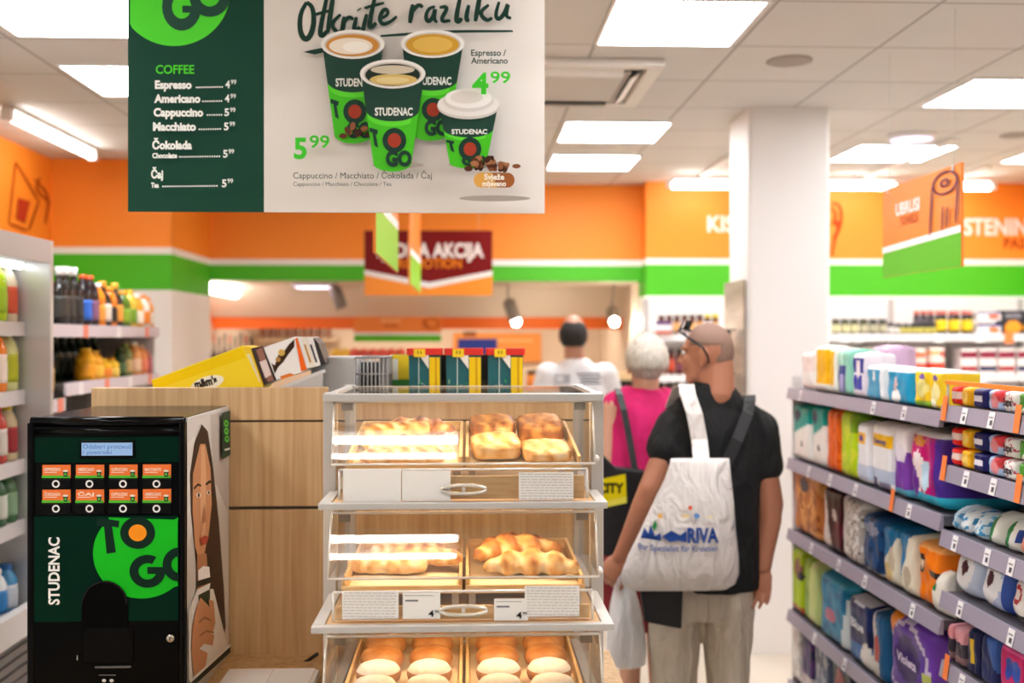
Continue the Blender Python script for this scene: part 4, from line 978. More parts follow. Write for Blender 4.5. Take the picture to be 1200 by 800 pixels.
gp_('nappy_pack', 'large magenta nappy pack with turquoise foot on the second aisle shelf', 1064, 1104, 503, z, '#c0146e', [('d', 1, 0, -.66, '#a01078'), ('d', 1, 0, -.80, '#4a2a8e'), ('b', .9, 1, '#f0e9ec'), ('b', 0, .16, '#2fb3d0'), ('e', .3, .45, .17, .26, '#f0e2e4'), ('e', .52, .40, .12, .2, '#bcd8ec'), ('e', .3, .84, .2, .06, '#d98a2c'), ('e', .2, .3, .1, .2, '#6a2f9a')], D=.3, txt=None)
z = zs_far[2]
gp_('pet_food_pack', 'orange brown pack at the far end of the third aisle shelf', 929, 961, 553, z, '#b9703a', [('n', 6, .05, '#d99a5c', 9), ('r', 0, 0, .15, 1, '#d5682a'), ('e', .42, .78, .16, .11, '#2d3044'), ('n', 8, .35, '#8c4a22', 2)])
gp_('pet_food_pack', 'white pack with a dark brown picture on the third aisle shelf', 963, 988, 572, z, '#d9cfcb', [('d', .9, .35, -.45, '#3d171c'), ('e', .75, .35, .2, .2, '#5c1a2a'), ('e', .6, .6, .12, .1, '#cbb9b2'), ('d', 1, 0, -.94, '#d9cfcb')])
gp_('pet_food_pack', 'clear speckled pack on the third aisle shelf between dark brown and blue packs', 989, 1007, 583, z, '#b7aea8', [('n', 9, .1, '#e4dfda', 4), ('n', 9, .3, '#77695f', 8)], rough=.15)
for k, (x0, x1, yt, lb) in enumerate(((1009, 1033, 602, 'dark blue toilet roll pack with picture on the third aisle shelf'), (1034, 1052, 614, 'cream toilet roll pack with blue corner on the third aisle shelf'), (1053, 1072, 622, 'cream toilet roll pack beside the orange pack on the third aisle shelf'))):
    gp_('toilet_roll_pack', lb, x0, x1, yt, z, ('#1c4a7c', '#e2d9c4', '#e8dfca')[k], ([('n', 5, .1, '#123058', 2), ('e', .5, .75, .35, .1, '#8e93a8'), ('b', .0, .1, '#e6dcc6')], [('d', -.5, 1, -.35, '#1b6c9c'), ('e', .35, .2, .3, .18, '#d3b77a'), ('e', .6, .45, .2, .2, '#c9b9a0')], [('d', -1.2, 1, -.1, '#2372a4'), ('e', .5, .3, .22, .16, '#b9aa94')])[k], D=.2, group='toilet roll packs on the third aisle shelf')
gp_('kitchen_roll_pack', 'bright orange pack on the third aisle shelf next to the cream rolls', 1074, 1103, 634, z, '#ef7a12', [('b', .85, 1, '#f0a35a'), ('e', .2, .62, .16, .14, '#2b1d1c'), ('r', .55, .5, 1, .6, '#3a2416'), ('e', .2, .62, .08, .06, '#f2d4b4')], D=.3)
gp_('pad_pack', 'small white rounded pack with green mark in front of the orange pack', 1086, 1106, 666, z, '#e9e5da', [('e', .4, .62, .14, .13, '#1e7a3c')], D=.08, dX=-.004, p=3)
z = zs_far[3]
gp_('pasta_pack', 'lime green pack at the far end of the fourth aisle shelf', 923, 940, 641, z, '#a9c222', [('e', .6, .7, .35, .16, '#8c5a4a'), ('e', .8, .62, .2, .08, '#2a2638'), ('b', 0, .12, '#b45a2c')])
gp_('pasta_pack', 'pale lime pack beside the teal pack on the fourth aisle shelf', 941, 957, 655, z, '#c6d58a', [('d', -1, .2, .35, '#86a82a'), ('e', .3, .3, .15, .2, '#6f9a2e')])
gp_('toilet_roll_pack', 'teal blue pack with pale edge on the fourth aisle shelf', 959, 991, 676, z, '#1d84ac', [('n', 6, .1, '#146a94', 3), ('b', .9, 1, '#3aa0c4'), ('d', 1, -.2, -.82, '#d7e0e2'), ('e', .45, .4, .2, .1, '#b5637e')])
gp_('toilet_roll_pack', 'navy blue pack with white lettering on the fourth aisle shelf', 993, 1020, 702, z, '#122a64', [('n', 5, .2, '#0b1c4a', 6), ('b', 0, .3, '#2a6cb0'), ('e', .8, .2, .2, .2, '#ddd8d2'), ('e', .5, .98, .4, .06, '#d4d8e4')], txt=('Blue', .2, .55, .75, .68, '#e6ebf4'))
gp_('toilet_roll_pack', 'grey and red pack squeezed behind the navy pack on the fourth aisle shelf', 1021, 1037, 716, z, '#c5c0bc', [('d', 1, .5, -.7, '#1c5c8c'), ('e', .4, .45, .25, .2, '#a8322c')])
gp_('toilet_roll_pack', 'big purple pack with dark emblem and lettering on the fourth aisle shelf', 1038, 1096, 724, z, '#6f3fae', [('e', .45, .50, .44, .44, '#c9bcd8'), ('e', .45, .50, .38, .39, '#57309a'), ('e', .45, .52, .26, .24, '#2a1260'), ('d', -1, 1, -.62, '#f08a1c'), ('d', 1, -1, -.62, '#f2a02c'), ('e', .84, .42, .09, .09, '#b8c468')], D=.3, txt=('Violeta', .26, .46, .66, .56, '#d8cce8'))
z = zs_far[4]
gp_('foil_pack', 'clear crinkled pack on the bottom aisle shelf beside the hand of the man', 925, 937, 722, z, '#cfcac8', [('n', 9, .1, '#efecea', 2), ('n', 9, .4, '#9a9594', 6)], rough=.12)
gp_('foil_pack', 'dark navy and violet pack on the bottom aisle shelf', 938, 952, 742, z, '#2a2a5c', [('n', 5, .1, '#5a3a7c', 4), ('b', .1, .3, '#c0b8bc')])
gp_('foil_pack', 'grey blue pack on the bottom aisle shelf next to the violet one', 953, 972, 752, z, '#54607c', [('n', 6, .1, '#9aa0ac', 4)])
gp_('foil_pack', 'black pack with red and blue marks on the bottom aisle shelf', 973, 1000, 768, z, '#20202a', [('n', 6, .2, '#3a3f6c', 7), ('e', .4, .6, .2, .2, '#9a2a3a')])
# near section
NEAR = [('red and white', '#d8201c', [('b', .35, .7, '#f0d8d0')], 1113, 1124), ('yellow', '#f2b41c', [('e', .5, .5, .3, .3, '#f6d068')], 1125, 1137), ('navy', '#1c1c5c', [('r', .1, .35, .8, .65, '#e6e2ee')], 1138, 1155),
        ('pale blue', '#a9c4e6', [('e', .6, .5, .3, .4, '#e08a90'), ('d', 1, 1, -1.4, '#d8424a')], 1156, 1172), ('white', '#f0eeec', [('n', 7, .25, '#c4506a', 3)], 1174, 1190), ('green and white', '#4f9a34', [('d', 1, -1, -.1, '#eef0e6')], 1191, 1210)]
for sh, yt0, rows in ((0, 439, 1), (1, 505, 2)):
    for k, (nm_, base, pt, x0, x1) in enumerate(NEAR):
        zz = zs_near[sh]; hh = (.062 if sh == 0 else .058)
        for r_ in range(rows):
            where = 'in the nearest top shelf row' if sh == 0 else ('lower one of two stacked on the second nearest shelf', 'upper one of two stacked on the second nearest shelf')[r_]
            y0, y1 = yp(x1)+.003, yp(x0)-.003
            pack('soap_pack', '%s small packet, %s' % (nm_, where), 'packet', 'L', (XP, (y0+y1)/2, zz+.001+r_*(hh+.003)), y1-y0, hh, .07, base, pt, p=7, g=14,
                 group='small packets on the near aisle shelves', txt=('Sapa', .15, .35, .85, .7, '#26262e') if nm_ == 'white' else None)
z = zs_near[2]
for k, (x0, x1, yt, base, pt, lb) in enumerate(((1101, 1116, 588, '#cfe4f0', [('n', 6, .1, '#5aa6d4', 2)], 'pale blue wipes packet at the far end of the third near shelf'), (1117, 1132, 594, '#e4eef2', [('n', 6, .15, '#3a94c8', 5)], 'white wipes packet with blue streaks on the third near shelf'),
        (1133, 1147, 600, '#d9eaf2', [('n', 6, .15, '#4a9ccc', 8)], 'blue streaked wipes packet beside the green ones on the third near shelf'), (1148, 1166, 598, '#e6e8e0', [('e', .35, .5, .22, .36, '#1c7a3c')], 'white packet with a green oval on the third near shelf'),
        (1167, 1184, 604, '#e9eae4', [('e', .4, .5, .24, .36, '#1c7a3c'), ('r', .8, .3, .95, .7, '#2c4a9a')], 'white packet with green oval and blue mark on the third near shelf'), (1185, 1204, 612, '#f0e6e0', [('e', .5, .5, .25, .3, '#d88a7a')], 'white packet with pink oval at the right edge of the third near shelf'))):
    gp_('wipes_packet', lb, x0, x1, yt, z, base, pt, D=.12, p=3, lean=.35, g=16)
z = zs_near[3]
for x0, x1, yt, base, pt, lb in ((1108, 1138, 642, '#c9d6ee', [('e', .55, .62, .14, .16, '#5a2a3a'), ('d', -1, 0, .16, '#8aa6dc'), ('e', .5, .55, .34, .38, '#eceef4'), ('e', .55, .62, .12, .15, '#4a2230')], 'pale blue wipes pack with dark oval, farther one on the fourth near shelf'),
        (1140, 1172, 655, '#b9c9ec', [('e', .45, .55, .36, .4, '#eef0f6'), ('e', .48, .62, .11, .15, '#4a2230'), ('d', 1, 0, -.84, '#3a5ab0')], 'pale blue wipes pack with dark oval, nearer one on the fourth near shelf'),
        (1175, 1206, 672, '#ece9e6', [('e', .4, .58, .18, .18, '#b0343c'), ('e', .4, .58, .1, .1, '#ece9e6'), ('r', .2, .12, .8, .24, '#4a4644')], 'white wipes pack with red emblem at the right edge of the fourth near shelf')):
    gp_('wipes_pack', lb, x0, x1, yt, z, base, pt, D=.15, p=3, lean=.12)
z = zs_near[4]
for x0, x1, yt, base, pt, lb in ((1106, 1116, 728, '#3a3440', [('b', .6, 1, '#e69aa6'), ('b', .1, .3, '#8a6a70')], 'pink topped dark packet, farther one on the lowest near shelf'), (1117, 1130, 734, '#46404a', [('b', .6, 1, '#eaa4b0'), ('b', .1, .3, '#8a6a70')], 'pink topped dark packet, nearer one on the lowest near shelf'),
        (1132, 1147, 736, '#20264e', [('r', .4, .3, .6, .8, '#d8b42c')], 'navy packet with yellow stripe on the lowest near shelf'), (1148, 1166, 744, '#26305e', [('d', 1, 1, -1.3, '#3f66b0')], 'navy packet without stripe on the lowest near shelf'), (1168, 1204, 758, '#c4246a', [('e', .4, .6, .14, .2, '#2c4aa8'), ('e', .65, .6, .14, .2, '#3458b8'), ('b', .88, 1, '#e05a94')], 'pink packet with blue figures at the right edge of the lowest near shelf')):
    gp_('pad_packet', lb, x0, x1, yt, z, base, pt, D=.14, g=18)

# ---------------------------------------------------------------- shelf along the orange back wall
YB = 7.86
bx0, bx1 = at(764, 395, YB).x, at(1230, 395, YB).x
t = thing('wall_shelf_unit', 'white wall shelving with pegboard back along the orange back wall', 'shelving', ((bx0+bx1)/2, 8.1, 0))
PEG = grid_mat('peg_back', '#efe9e6', '#d9d2ce', .08, .08, 0, 0, .01)
m, nt, b_, N, L = nodes('peg_lines', .6)
b = MB(); b.box((bx0, 8.26, 0), (bx1, 8.298, 1.985), C('#ece6e3', .6)); b.build('back_panel', t)
for x in (bx0+.02, at(1068, 395, YB).x, bx1-.02): b = MB(); b.box((x-.018, 8.235, 0), (x+.018, 8.26, 1.98), C('#b9b3b1', .4)); b.build('upright', t)
zB = [at(1000, 391.5, YB).z, 1.40, 1.10, .7, .3]
for z in zB:
    b = MB(); b.box((bx0, YB+.012, z-.03), (bx1, 8.235, z), C('#d4cfcd', .45)); sh = b.build('shelf', t)
    b = MB(); b.box((bx0, YB, z-.052), (bx1, YB+.012, z+.004), C('#e6e1e2', .4)); b.build('price_rail', sh)
    if z > 1.3:
        for px in (990, 1006, 1100, 1148) if z > 1.6 else (1110, 1150):
            x = at(px, 395, YB).x; b = MB(); b.box((x-.035, YB-.003, z-.06), (x+.035, YB-.0005, z+.004), C('#fbf9f8', .5)); b.build('price_ticket', sh)
x = at(1182, 395, YB).x; b = MB(); b.box((x-.035, YB-.004, zB[0]-.07), (x+.035, YB-.001, zB[0]+.02), C('#f4803a', .5)); b.build('sale_ticket', t)
def row(items, z, Y=YB+.07):
    for k, (px0, px1, yt, fn) in enumerate(items):
        A = at(px0, 395, Y); B = at(px1, 395, Y); h = at((px0+px1)/2, yt, Y).z-z
        fn((A.x+B.x)/2, Y, z, B.x-A.x, h, k)
def jarf(glass, lid, label, lb, grp, band=None, kind='jar', nm_='glass_jar', cat='jar'):
    return lambda x, y, z, w, h, k: bottle(kind, nm_, lb, cat, (x, y, z), w*.47, h, glass, lid, label, .15, .6, grp, 12, band)
def boxf(name, lb, cat, base, paint, grp=None, fn=carton, **kw):
    return lambda x, y, z, w, h, k: fn(name, lb, cat, 'F', (x, y-.05, z), w*.94, h, .14, base, paint, group=grp, **kw)
z = zB[0]; G1 = 'olive jars on the back wall shelf'; L1 = 'dark green olive jar with pale label on the back wall shelf right of the column'
for i in range(6):
    row([(974+i*11, 984.5+i*11, 373.5, jarf('#4a4a1c' if i < 4 else '#2c2c22', '#26261c', '#d6d0a0' if i < 3 else '#b8b294', ('dark green olive jar with cream label' if i < 3 else ('dark green olive jar with grey label' if i < 4 else 'black olive jar with grey label'))+' on the back wall shelf right of the column', G1))], z)
for i in range(2): row([(1040+i*8, 1047.5+i*8, 378+i, jarf('#26241c', '#1a1a18', '#e6e0da', 'short dark tin with white label beside the olive jars on the back wall shelf', 'short dark tins by the olive jars'))], z)
for i in range(6): row([(1050+i*8, 1057.5+i*8, 379, jarf('#20201a', '#141412', '#c9bf5a', 'short black tin with yellow label in front of taller red topped jars', 'short black tins on the back wall shelf'))], z)
for i in range(3): row([(1070+i*8.5, 1078+i*8.5, 364, jarf('#4a4248', '#cf6a5c', '#5c545a', 'dark jar with red lid standing behind the short black tins', 'red lidded jars behind the black tins'))], z, YB+.2)
for i in range(3): row([(1096+i*15, 1109.5+i*15, 364, jarf('#1c1a1a', '#c9665e', '#f0c816', 'black coffee jar with round yellow label and red lid, %s of three' % ('left', 'middle', 'right')[i], 'black jars with yellow labels', '#f0c816'))], z)
row([(1141, 1170, 366, boxf('food_box', 'blue and white lettered box, upper of two on the back wall shelf', 'box', '#e9e6ee', [('b', .8, 1, '#2a2f74'), ('e', .7, .45, .25, .3, '#d8603c')]))], z+.105)
row([(1141, 1170, 379.5, boxf('food_box', 'blue and white lettered box, lower of two on the back wall shelf', 'box', '#e9e6ee', [('b', .75, 1, '#2a2f74'), ('e', .7, .4, .25, .3, '#d8783c')]))], z)
row([(1173, 1194, 364, boxf('food_box', 'black box with orange pasta picture on the back wall shelf', 'box', '#22202a', [('b', .7, .9, '#7a7680'), ('e', .5, .3, .5, .26, '#f29a1c')])), (1195, 1216, 364, boxf('food_box', 'dark box with orange picture at the right edge of the back wall shelf', 'box', '#1e1c26', [('e', .5, .3, .5, .26, '#e8921c')]))], z)
for i in range(5): row([(1010+i*15, 1024+i*15, 406, boxf('food_pouch', 'cream pouch with %s on the second back wall shelf' % ('red print' if i > 1 else 'faint print'), 'pouch', '#ead9cc', [('b', .62, .75, '#e0795a'), ('b', .2, .35, '#d2604c')] if i > 1 else [('b', .55, .7, '#e2c0ae')], 'cream pouches on the second back wall shelf', pack, g=10))], zB[1])
row([(1086, 1106, 405, boxf('food_pouch', 'orange striped pouch on the second back wall shelf beside the dark red boxes', 'pouch', '#f0ddd0', [('b', .66, .8, '#f0a03c'), ('b', .2, .36, '#d8402c'), ('e', .8, .72, .2, .08, '#d02a1c')], None, pack, g=10))], zB[1])
for i in range(4): row([(1122+i*22, 1142+i*22, 408, boxf('food_box', 'white box with dark red band above a %s band on the second back wall shelf' % ('navy' if i % 2 else 'red'), 'box', '#f0e6e2', [('b', .62, .86, '#8e1f3c'), ('b', .1, .32, '#1c2250' if i % 2 else '#a31f28'), ('r', .48, 0, .52, 1, '#efe6e4')], 'dark red banded boxes on the second back wall shelf'))], zB[1])
# jars behind the men
G2_ = 'brown jars on the shelf behind the shoppers'
for i in range(8):
    row([(771+i*9, 779.5+i*9, 369.5-i*.2, jarf('#6a3a20', '#3a2418' if i < 6 else '#d8c020', '#d8a060' if i % 3 else '#efe6ea', 'small brown jar with %s on the shelf behind the shoppers' % ('yellow lid' if i > 5 else ('white label' if i % 3 == 0 else 'tan label')), G2_))], zB[0])
row([(766, 786, 376, boxf('food_box', 'violet and white carton in front of the brown jars behind the shoppers', 'box', '#e6e0ea', [('b', .7, 1, '#5a3a6a'), ('b', 0, .25, '#c05a34')]))], zB[0], YB+.02)
for i in range(6):
    row([(772+i*10, 781+i*10, 409, jarf('#5a1f18', '#20161a', '#c84a2c' if i % 2 else '#7a3a4a', 'dark red jar with %s label on the second shelf behind the shoppers' % ('orange' if i % 2 else 'mauve'), 'dark red jars on the second shelf'))], zB[1])
    row([(770+i*10, 779+i*10, 447, jarf('#4a2414', '#1c1412', '#b4562c', 'dark jar on the third shelf behind the shoppers', 'dark jars on the third shelf'))], zB[2])
# metal panel on the column side, with two hanging packs
t = thing('metal_panel', 'tall brushed metal panel on the left side of the white column', 'panel', (CX0-.012, 5.85, 0))
b = MB(); b.box((CX0-.014, 5.64, .02), (CX0-.004, 6.08, atX(866, 329, CX0).z), noisy('panel_metal', '#a99c90', '#c9bdb0', (1, 1, 8), 2, 2, .35, .5)); b.build('sheet', t, .002)
for zz in (1.69, 1.45):
    b = MB(); b.tube([(CX0-.014, 5.82, zz+.03), (CX0-.09, 5.82, zz+.03), (CX0-.10, 5.82, zz+.04)], .004, C('#2a2624', .4, .5), 6); b.build('hook', t)
    o = pack('hanging_pack', 'small dark pack hanging on the %s hook of the metal panel' % ('upper' if zz > 1.5 else 'lower'), 'pack', 'F', (CX0-.07, 5.82, zz-.10), .07, .13, .03, '#6a5c40', [('b', .7, 1, '#2a2624'), ('e', .5, .35, .3, .2, '#8a7a4c')], g=10)

# ================================================================ LEFT SIDE: CHILLER + BOTTLE SHELVING
FXF = atX(63, 300, -1.6).x; YE = atX(63, 300, -1.60).y
t = thing('open_chiller_cabinet', 'tall grey open chiller cabinet with bottles at the left edge', 'refrigerator', (-2.1, YE-.7, 0))
SILV = noisy('chiller_side', '#bcbab9', '#d0cdcb', (1, 1, 2), 2, 2, .3, .35); y0 = YE-1.5
ztp = atX(63, 283, -1.60).z; zcb = atX(63, 309, -1.60).z
b = MB(); b.box((-2.5, YE-.03, .02), (-1.60, YE, ztp), SILV); b.build('end_panel', t, .004)
b = MB(); b.box((-2.5, y0, ztp-.02), (-1.62, YE-.03, ztp), GREYP); b.box((-1.66, y0, zcb), (-1.60, YE-.03, ztp), C('#bdb6b2', .45)); b.build('canopy', t)
b = MB(); b.tube([(-1.70, y0+.1, zcb-.012), (-1.70, YE-.06, zcb-.012)], .014, emis('#f6fbff', 5), 8); b.build('canopy_light', t)
b = MB(); b.box((-2.5, y0, .4), (-2.46, YE-.03, ztp-.02), C('#dfdedd', .4)); b.build('back_panel', t)
b = MB(); b.box((-2.46, y0, .10), (-1.66, YE-.032, .62), C('#8f8a88', .5)); b.prism([V((-1.66, y0, .60)), V((-1.60, y0, .60)), V((-1.60, y0, .70)), V((-1.64, y0, .70))], (0, YE-.03-y0, 0), C('#d6d3d1', .4)); b.build('front_sill', t)
b = MB()
for i in range(12): b.box((-1.66, y0, .12+i*.04), (-1.645, YE-.03, .12+i*.04+.026), C('#6d6764', .5))
b.build('grille', t)
FZ = [atX(18, 378, -1.7).z, atX(18, 459, -1.7).z, atX(18, 541, -1.7).z, atX(18, 613, -1.7).z, .665]
for z in FZ[:4]:
    b = MB(); b.box((-2.46, y0, z-.02), (-1.705, YE-.032, z), C('#cfcccb', .4)); sh = b.build('shelf', t)
    b = MB(); b.box((-1.705, y0, z-.05), (-1.695, YE-.032, z+.004), C('#dcd9da', .35)); b.build('price_rail', sh)
def fb(k, kind, z, R, H, gl_, cp, lbl, lb, n_=4, g_=None, band=None):
    for i in range(n_):
        bottle(kind, 'drink_bottle', lb+', '+('nearest the end panel', 'second from the end panel', 'third from the end panel', 'fourth from the end panel')[i], 'bottle', (-1.748, YE-.032-R-.006-i*(R*2+.008), z), R, H, gl_[i % len(gl_)], cp[i % len(cp)], lbl[i % len(lbl)], .15, .6, g_, 14, band)
fb(0, 'juice', FZ[0], .042, .225, ['#e8d9c0', '#b8d820', '#c8dc30'], ['#f4f0ea', '#f0e030', '#f0e030'], ['#e05a3a', '#a4cc1c', '#f0f0e4'], 'yogurt drink bottle on the top chiller shelf', 4, 'bottles on the top chiller shelf')
fb(0, 'juice', FZ[1], .045, .235, ['#dfe4a0', '#f28a2a', '#f07a20'], ['#f0d818', '#f08a1c', '#f4e020'], ['#b8c020', '#f2e6da', '#e86a18'], 'juice bottle on the second chiller shelf', 4, 'bottles on the second chiller shelf')
fb(0, 'juice', FZ[2], .042, .215, ['#d8c9a0', '#c83a2c', '#5a2a2c'], ['#f0d020', '#d03028', '#f0d020'], ['#a02830', '#e0d6cc', '#6a3a4a'], 'yellow or red capped bottle on the third chiller shelf', 4, 'bottles on the third chiller shelf')
fb(0, 'juice', FZ[3], .042, .19, ['#4a7a50', '#356844', '#7a9a70'], ['#e4e8e0', '#3a7a4c', '#e4e8e0'], ['#8ab08c', '#d8e0d4', '#4a8458'], 'green bottle on the fourth chiller shelf', 4, 'bottles on the fourth chiller shelf')
fb(0, 'juice', FZ[4]-.03, .042, .19, ['#4a9cd0', '#e8eef2', '#3a88c4'], ['#2a6cb8', '#f4f6f8', '#2a6cb8'], ['#e8f0f6', '#3a8cd0', '#f0f4f6'], 'blue and white bottle in the bottom of the chiller', 4, 'bottles in the chiller bottom')
# bottle shelving behind the chiller, facing the aisle
XB = -1.75; yb_ = lambda px: atX(px, 400, XB).y
t = thing('bottle_shelf_unit', 'dark shelving full of bottles behind the chiller at the left wall', 'shelving', (-2.05, 5.2, 0))
y0, y1 = 4.25, yb_(188)
b = MB(); b.box((-2.4, y0, 0), (-2.37, y1, 1.98), C('#3c3836', .7)); b.build('back_panel', t)
b = MB(); b.box((-2.37, y1-.015, 0), (-1.78, y1, 1.72), C('#efebe8', .5)); b.build('end_panel', t)
SZ = [(y0, y1-.02, atX(100, 382, XB).z), (y0+.46, y1-.02, atX(100, 448, XB).z), (y0, y0+.45, atX(68, 469, XB).z), (y0, y1-.02, 1.12), (y0, y1-.02, .75), (y0, y1-.02, .38)]
for ya, yb2, z in SZ:
    b = MB(); b.box((-2.37, ya, z-.025), (XB-.012, yb2, z), C('#5a5654', .5)); sh = b.build('shelf', t)
    b = MB(); b.box((XB-.012, ya, z-.05), (XB, yb2, z+.006), C('#dcd3dc', .35)); b.build('price_rail', sh)
    if z > 1.3:
        for q in range(4):
            y = ya+(yb2-ya)*(q+.5)/4; b = MB(); b.box((XB, y-.03, z-.052), (XB+.0015, y+.03, z+.006), C('#f08a70' if q % 2 else '#f6f2f4', .5)); b.build('price_ticket', sh)
for zl in (1.88,):
    pass
top = [(69, 313, 'wine', '#1e1c18', '#f4f2f0', '#3a3630'), (77, 313, 'wine', '#1e1c18', '#f4f2f0', '#3a3630'), (86, 314, 'wine', '#1c1a18', '#f4f2f0', '#2e2c2a'), (97, 322, 'soda', '#20161a', '#e8541c', '#2a6ad0'), (105, 323, 'soda', '#26181a', '#e8541c', '#8a5a7a'),
       (113, 332, 'juice', '#f08a1c', '#f4efe8', '#f2a03c'), (120, 330, 'wine', '#241a14', '#f49a2c', '#e8dccb'), (127, 336, 'juice', '#e8801c', '#f2a02c', '#1e1a1a'), (134, 332, 'wine', '#2a2018', '#f4b83c', '#f0a040'), (143, 341, 'juice', '#5a7a20', '#f0a02c', '#8fb030'),
       (151, 340, 'juice', '#e8c84a', '#f4c030', '#7aa030'), (159, 345, 'juice', '#f0a83a', '#f4f0ea', '#f6e6d0'), (167, 346, 'juice', '#e8e0d0', '#e8801c', '#f08a2c'), (174, 349, 'juice', '#f09a3c', '#f08a1c', '#e4d8c8')]
wl = ('white capped dark bottle', 'white capped dark bottle', 'white capped dark bottle', 'dark bottle with orange cap and blue label', 'dark bottle with orange cap and mauve label', 'orange juice bottle with white cap', 'dark bottle with orange cap and cream label', 'orange bottle with black label', 'dark bottle with yellow cap', 'green bottle with orange cap', 'yellow bottle with green label', 'pale orange bottle with white cap', 'cream bottle with orange cap', 'orange bottle at the far end')
for (px, yt, kd, gl_, cp, lbl), lb in zip(top, wl):
    y = min(atX(px, 380, XB-.06).y, y1-.07); z = SZ[0][2]; h = atX(px, yt, XB-.06).z-z
    bottle(kd, 'drink_bottle', lb+' on the top shelf behind the chiller', 'bottle', (XB-.06, y, z), .043, h, gl_, cp, lbl, .12, .5, 'three white capped bottles' if 'white capped dark' in lb else None, 14)
for i in range(12):
    y = y0+.07+i*.12; bottle('wine', 'drink_bottle', 'dark bottle in the rear row of the top shelf behind the chiller', 'bottle', (XB-.2, y, SZ[0][2]), .04, .2, '#1c1a16', '#3a2a20', '#2e2a22', .15, .5, 'dark bottles in the rear row', 10)
sec = [(100, 408, .05, '#f4b020', '#f6c83a', '#f2a418'), (109, 411, .05, '#f2aa1c', '#f4b83a', '#f6c440'), (119, 420, .05, '#f4b81c', '#f6d040', '#f08a20'), (129, 419, .045, '#f4c42c', '#f4b020', '#f2d060'), (140, 408, .035, '#2c4a24', '#3c5a30', '#486a3c'),
       (147, 402, .035, '#7a8a4c', '#a8b060', '#d0b070'), (156, 400, .042, '#f0a860', '#f8f0e8', '#f2c8a0'), (164, 404, .042, '#f09a5c', '#f4d0b0', '#e8805c'), (171, 410, .034, '#c86a6c', '#e8a090', '#b85a64')]
sl_ = ('large yellow bottle, first from the left', 'large yellow bottle, second from the left', 'low yellow bottle with orange label', 'low yellow bottle with pale label', 'dark green bottle', 'olive green bottle', 'peach bottle with white cap', 'orange peach bottle', 'pink red bottle')
for (px, yt, R, gl_, cp, lbl), lb in zip(sec, sl_):
    y = min(atX(px, 440, XB-.06).y, y1-.07); z = SZ[1][2]; h = max(.1, atX(px, yt, XB-.06).z-z)
    bottle('juice', 'drink_bottle', lb+' on the second shelf behind the chiller', 'bottle', (XB-.06, y, z), R, h, gl_, cp, lbl, .12, .5, None, 14)
for i in range(9):
    y = y0+.53+i*.105; bottle('wine', 'drink_bottle', 'dark green bottle in the rear row of the second shelf behind the chiller', 'bottle', (XB-.2, y, SZ[1][2]), .038, .215, '#182418', '#20301c', '#1e2c1c', .15, .5, 'dark green bottles in the rear row', 10)
for i in range(4):
    y = y0+.07+i*.1; bottle('wine', 'drink_bottle', ('slim dark bottle with brick red label', 'slim dark bottle with brown label', 'slim dark bottle with cream label', 'slim dark bottle with ochre label')[i]+' on the low left shelf beside the chiller', 'bottle', (XB-.06, y, SZ[2][2]), .04, .27, '#1e1a18', '#2a2422', ('#8a4a40', '#5a3a34', '#d8c8b0', '#c09a40')[i], .15, .5, 'slim dark bottles beside the chiller', 14)
for i in range(7):
    y = y0+.10+i*.13; bottle('juice', 'drink_bottle', 'olive yellow bottle on the shelf just above the oak panel', 'bottle', (XB-.06, y, SZ[3][2]), .05, .2, '#a8a820', '#c8c42c', '#8a8a1c', .15, .5, 'olive yellow bottles', 12)

# ================================================================ BEHIND THE OAK PANEL: SWEETS DISPLAY
YD = 3.26
t = thing('sweets_display', 'grey checkout display behind the oak panel holding sweets', 'display stand', (-.35, 3.5, 0))
zd = 1.40
b = MB(); b.box((wx0+.05, YW+.04, 0), (wx1-.02, 3.85, zd-.001), C('#b3b0ae', .5)); b.build('cabinet', t)
hx0, hx1 = at(372, 420, 3.35).x, at(415, 420, 3.35).x; hz = at(390, 418.5, 3.35).z
b = MB(); b.box((hx0-.02, 3.35, zd), (hx1, 3.62, hz), C('#bdbbb9', .5)); b.build('grey_riser', t, .003)
# sloping tray
sl = math.radians(21)
P0 = at(300, 462, YD); P1 = at(376, 432, YD)
b = MB(); dv = (P1-P0).normalized(); nv_ = V((-dv.z, 0, dv.x))
b.prism([P0-dv*.26-nv_*.004, P1-nv_*.004, P1-nv_*.014, P0-dv*.26-nv_*.014], (0, .26, 0), C('#d6d3d2', .4)); b.prism([P0-nv_*.014, P1-nv_*.014, V((P1.x, P1.y, zd)), V((P0.x, P0.y, zd))], (0, .01, 0), C('#c2bfbd', .4)); b.build('sloping_tray', t)
def slab_box(name, lb, cat, pts, Y, D, base, deco=None, group=None, side=None):
    """carton standing aslant in the tray; pts = its front outline"""
    P = [at(x, y, Y) for x, y in pts]; b = MB(); b.prism(P, (0, D, 0), C(base, .4)); a_ = Art(lambda x, y: at(x, y, Y), (0, -1, 0), mb=b, eps=.0005)
    if deco: deco(a_)
    return tag(b.build(name), lb, cat, group)
def d1(a_):
    a_.poly([(178, 446), (284, 407), (288, 419), (180, 457)], '#f2cb00'); a_.ell(243, 449, 20, 8, '#f6efd8', 26, rot=-17)
    a_.text("m&m's", 229, 455, 256, 446, '#2a2018', .06, rot=-14)
b_ = at
P = [(178, 445), (284, 405), (306, 452), (300, 472), (188, 474)]
slab_box('sweets_carton', 'tilted yellow sweets carton with round logo on the sloping tray', 'box', P, YD, .17, '#f6d508', d1)
slab_box('sweets_carton', 'narrow yellow carton edge standing beside the big yellow carton', 'box', [(285, 405.5), (293, 406.5), (309, 452), (305, 456)], YD+.001, .16, '#f2c81a', lambda a_: a_.poly([(289, 415), (293, 414), (305, 447), (301, 450)], '#e8d9b0'))
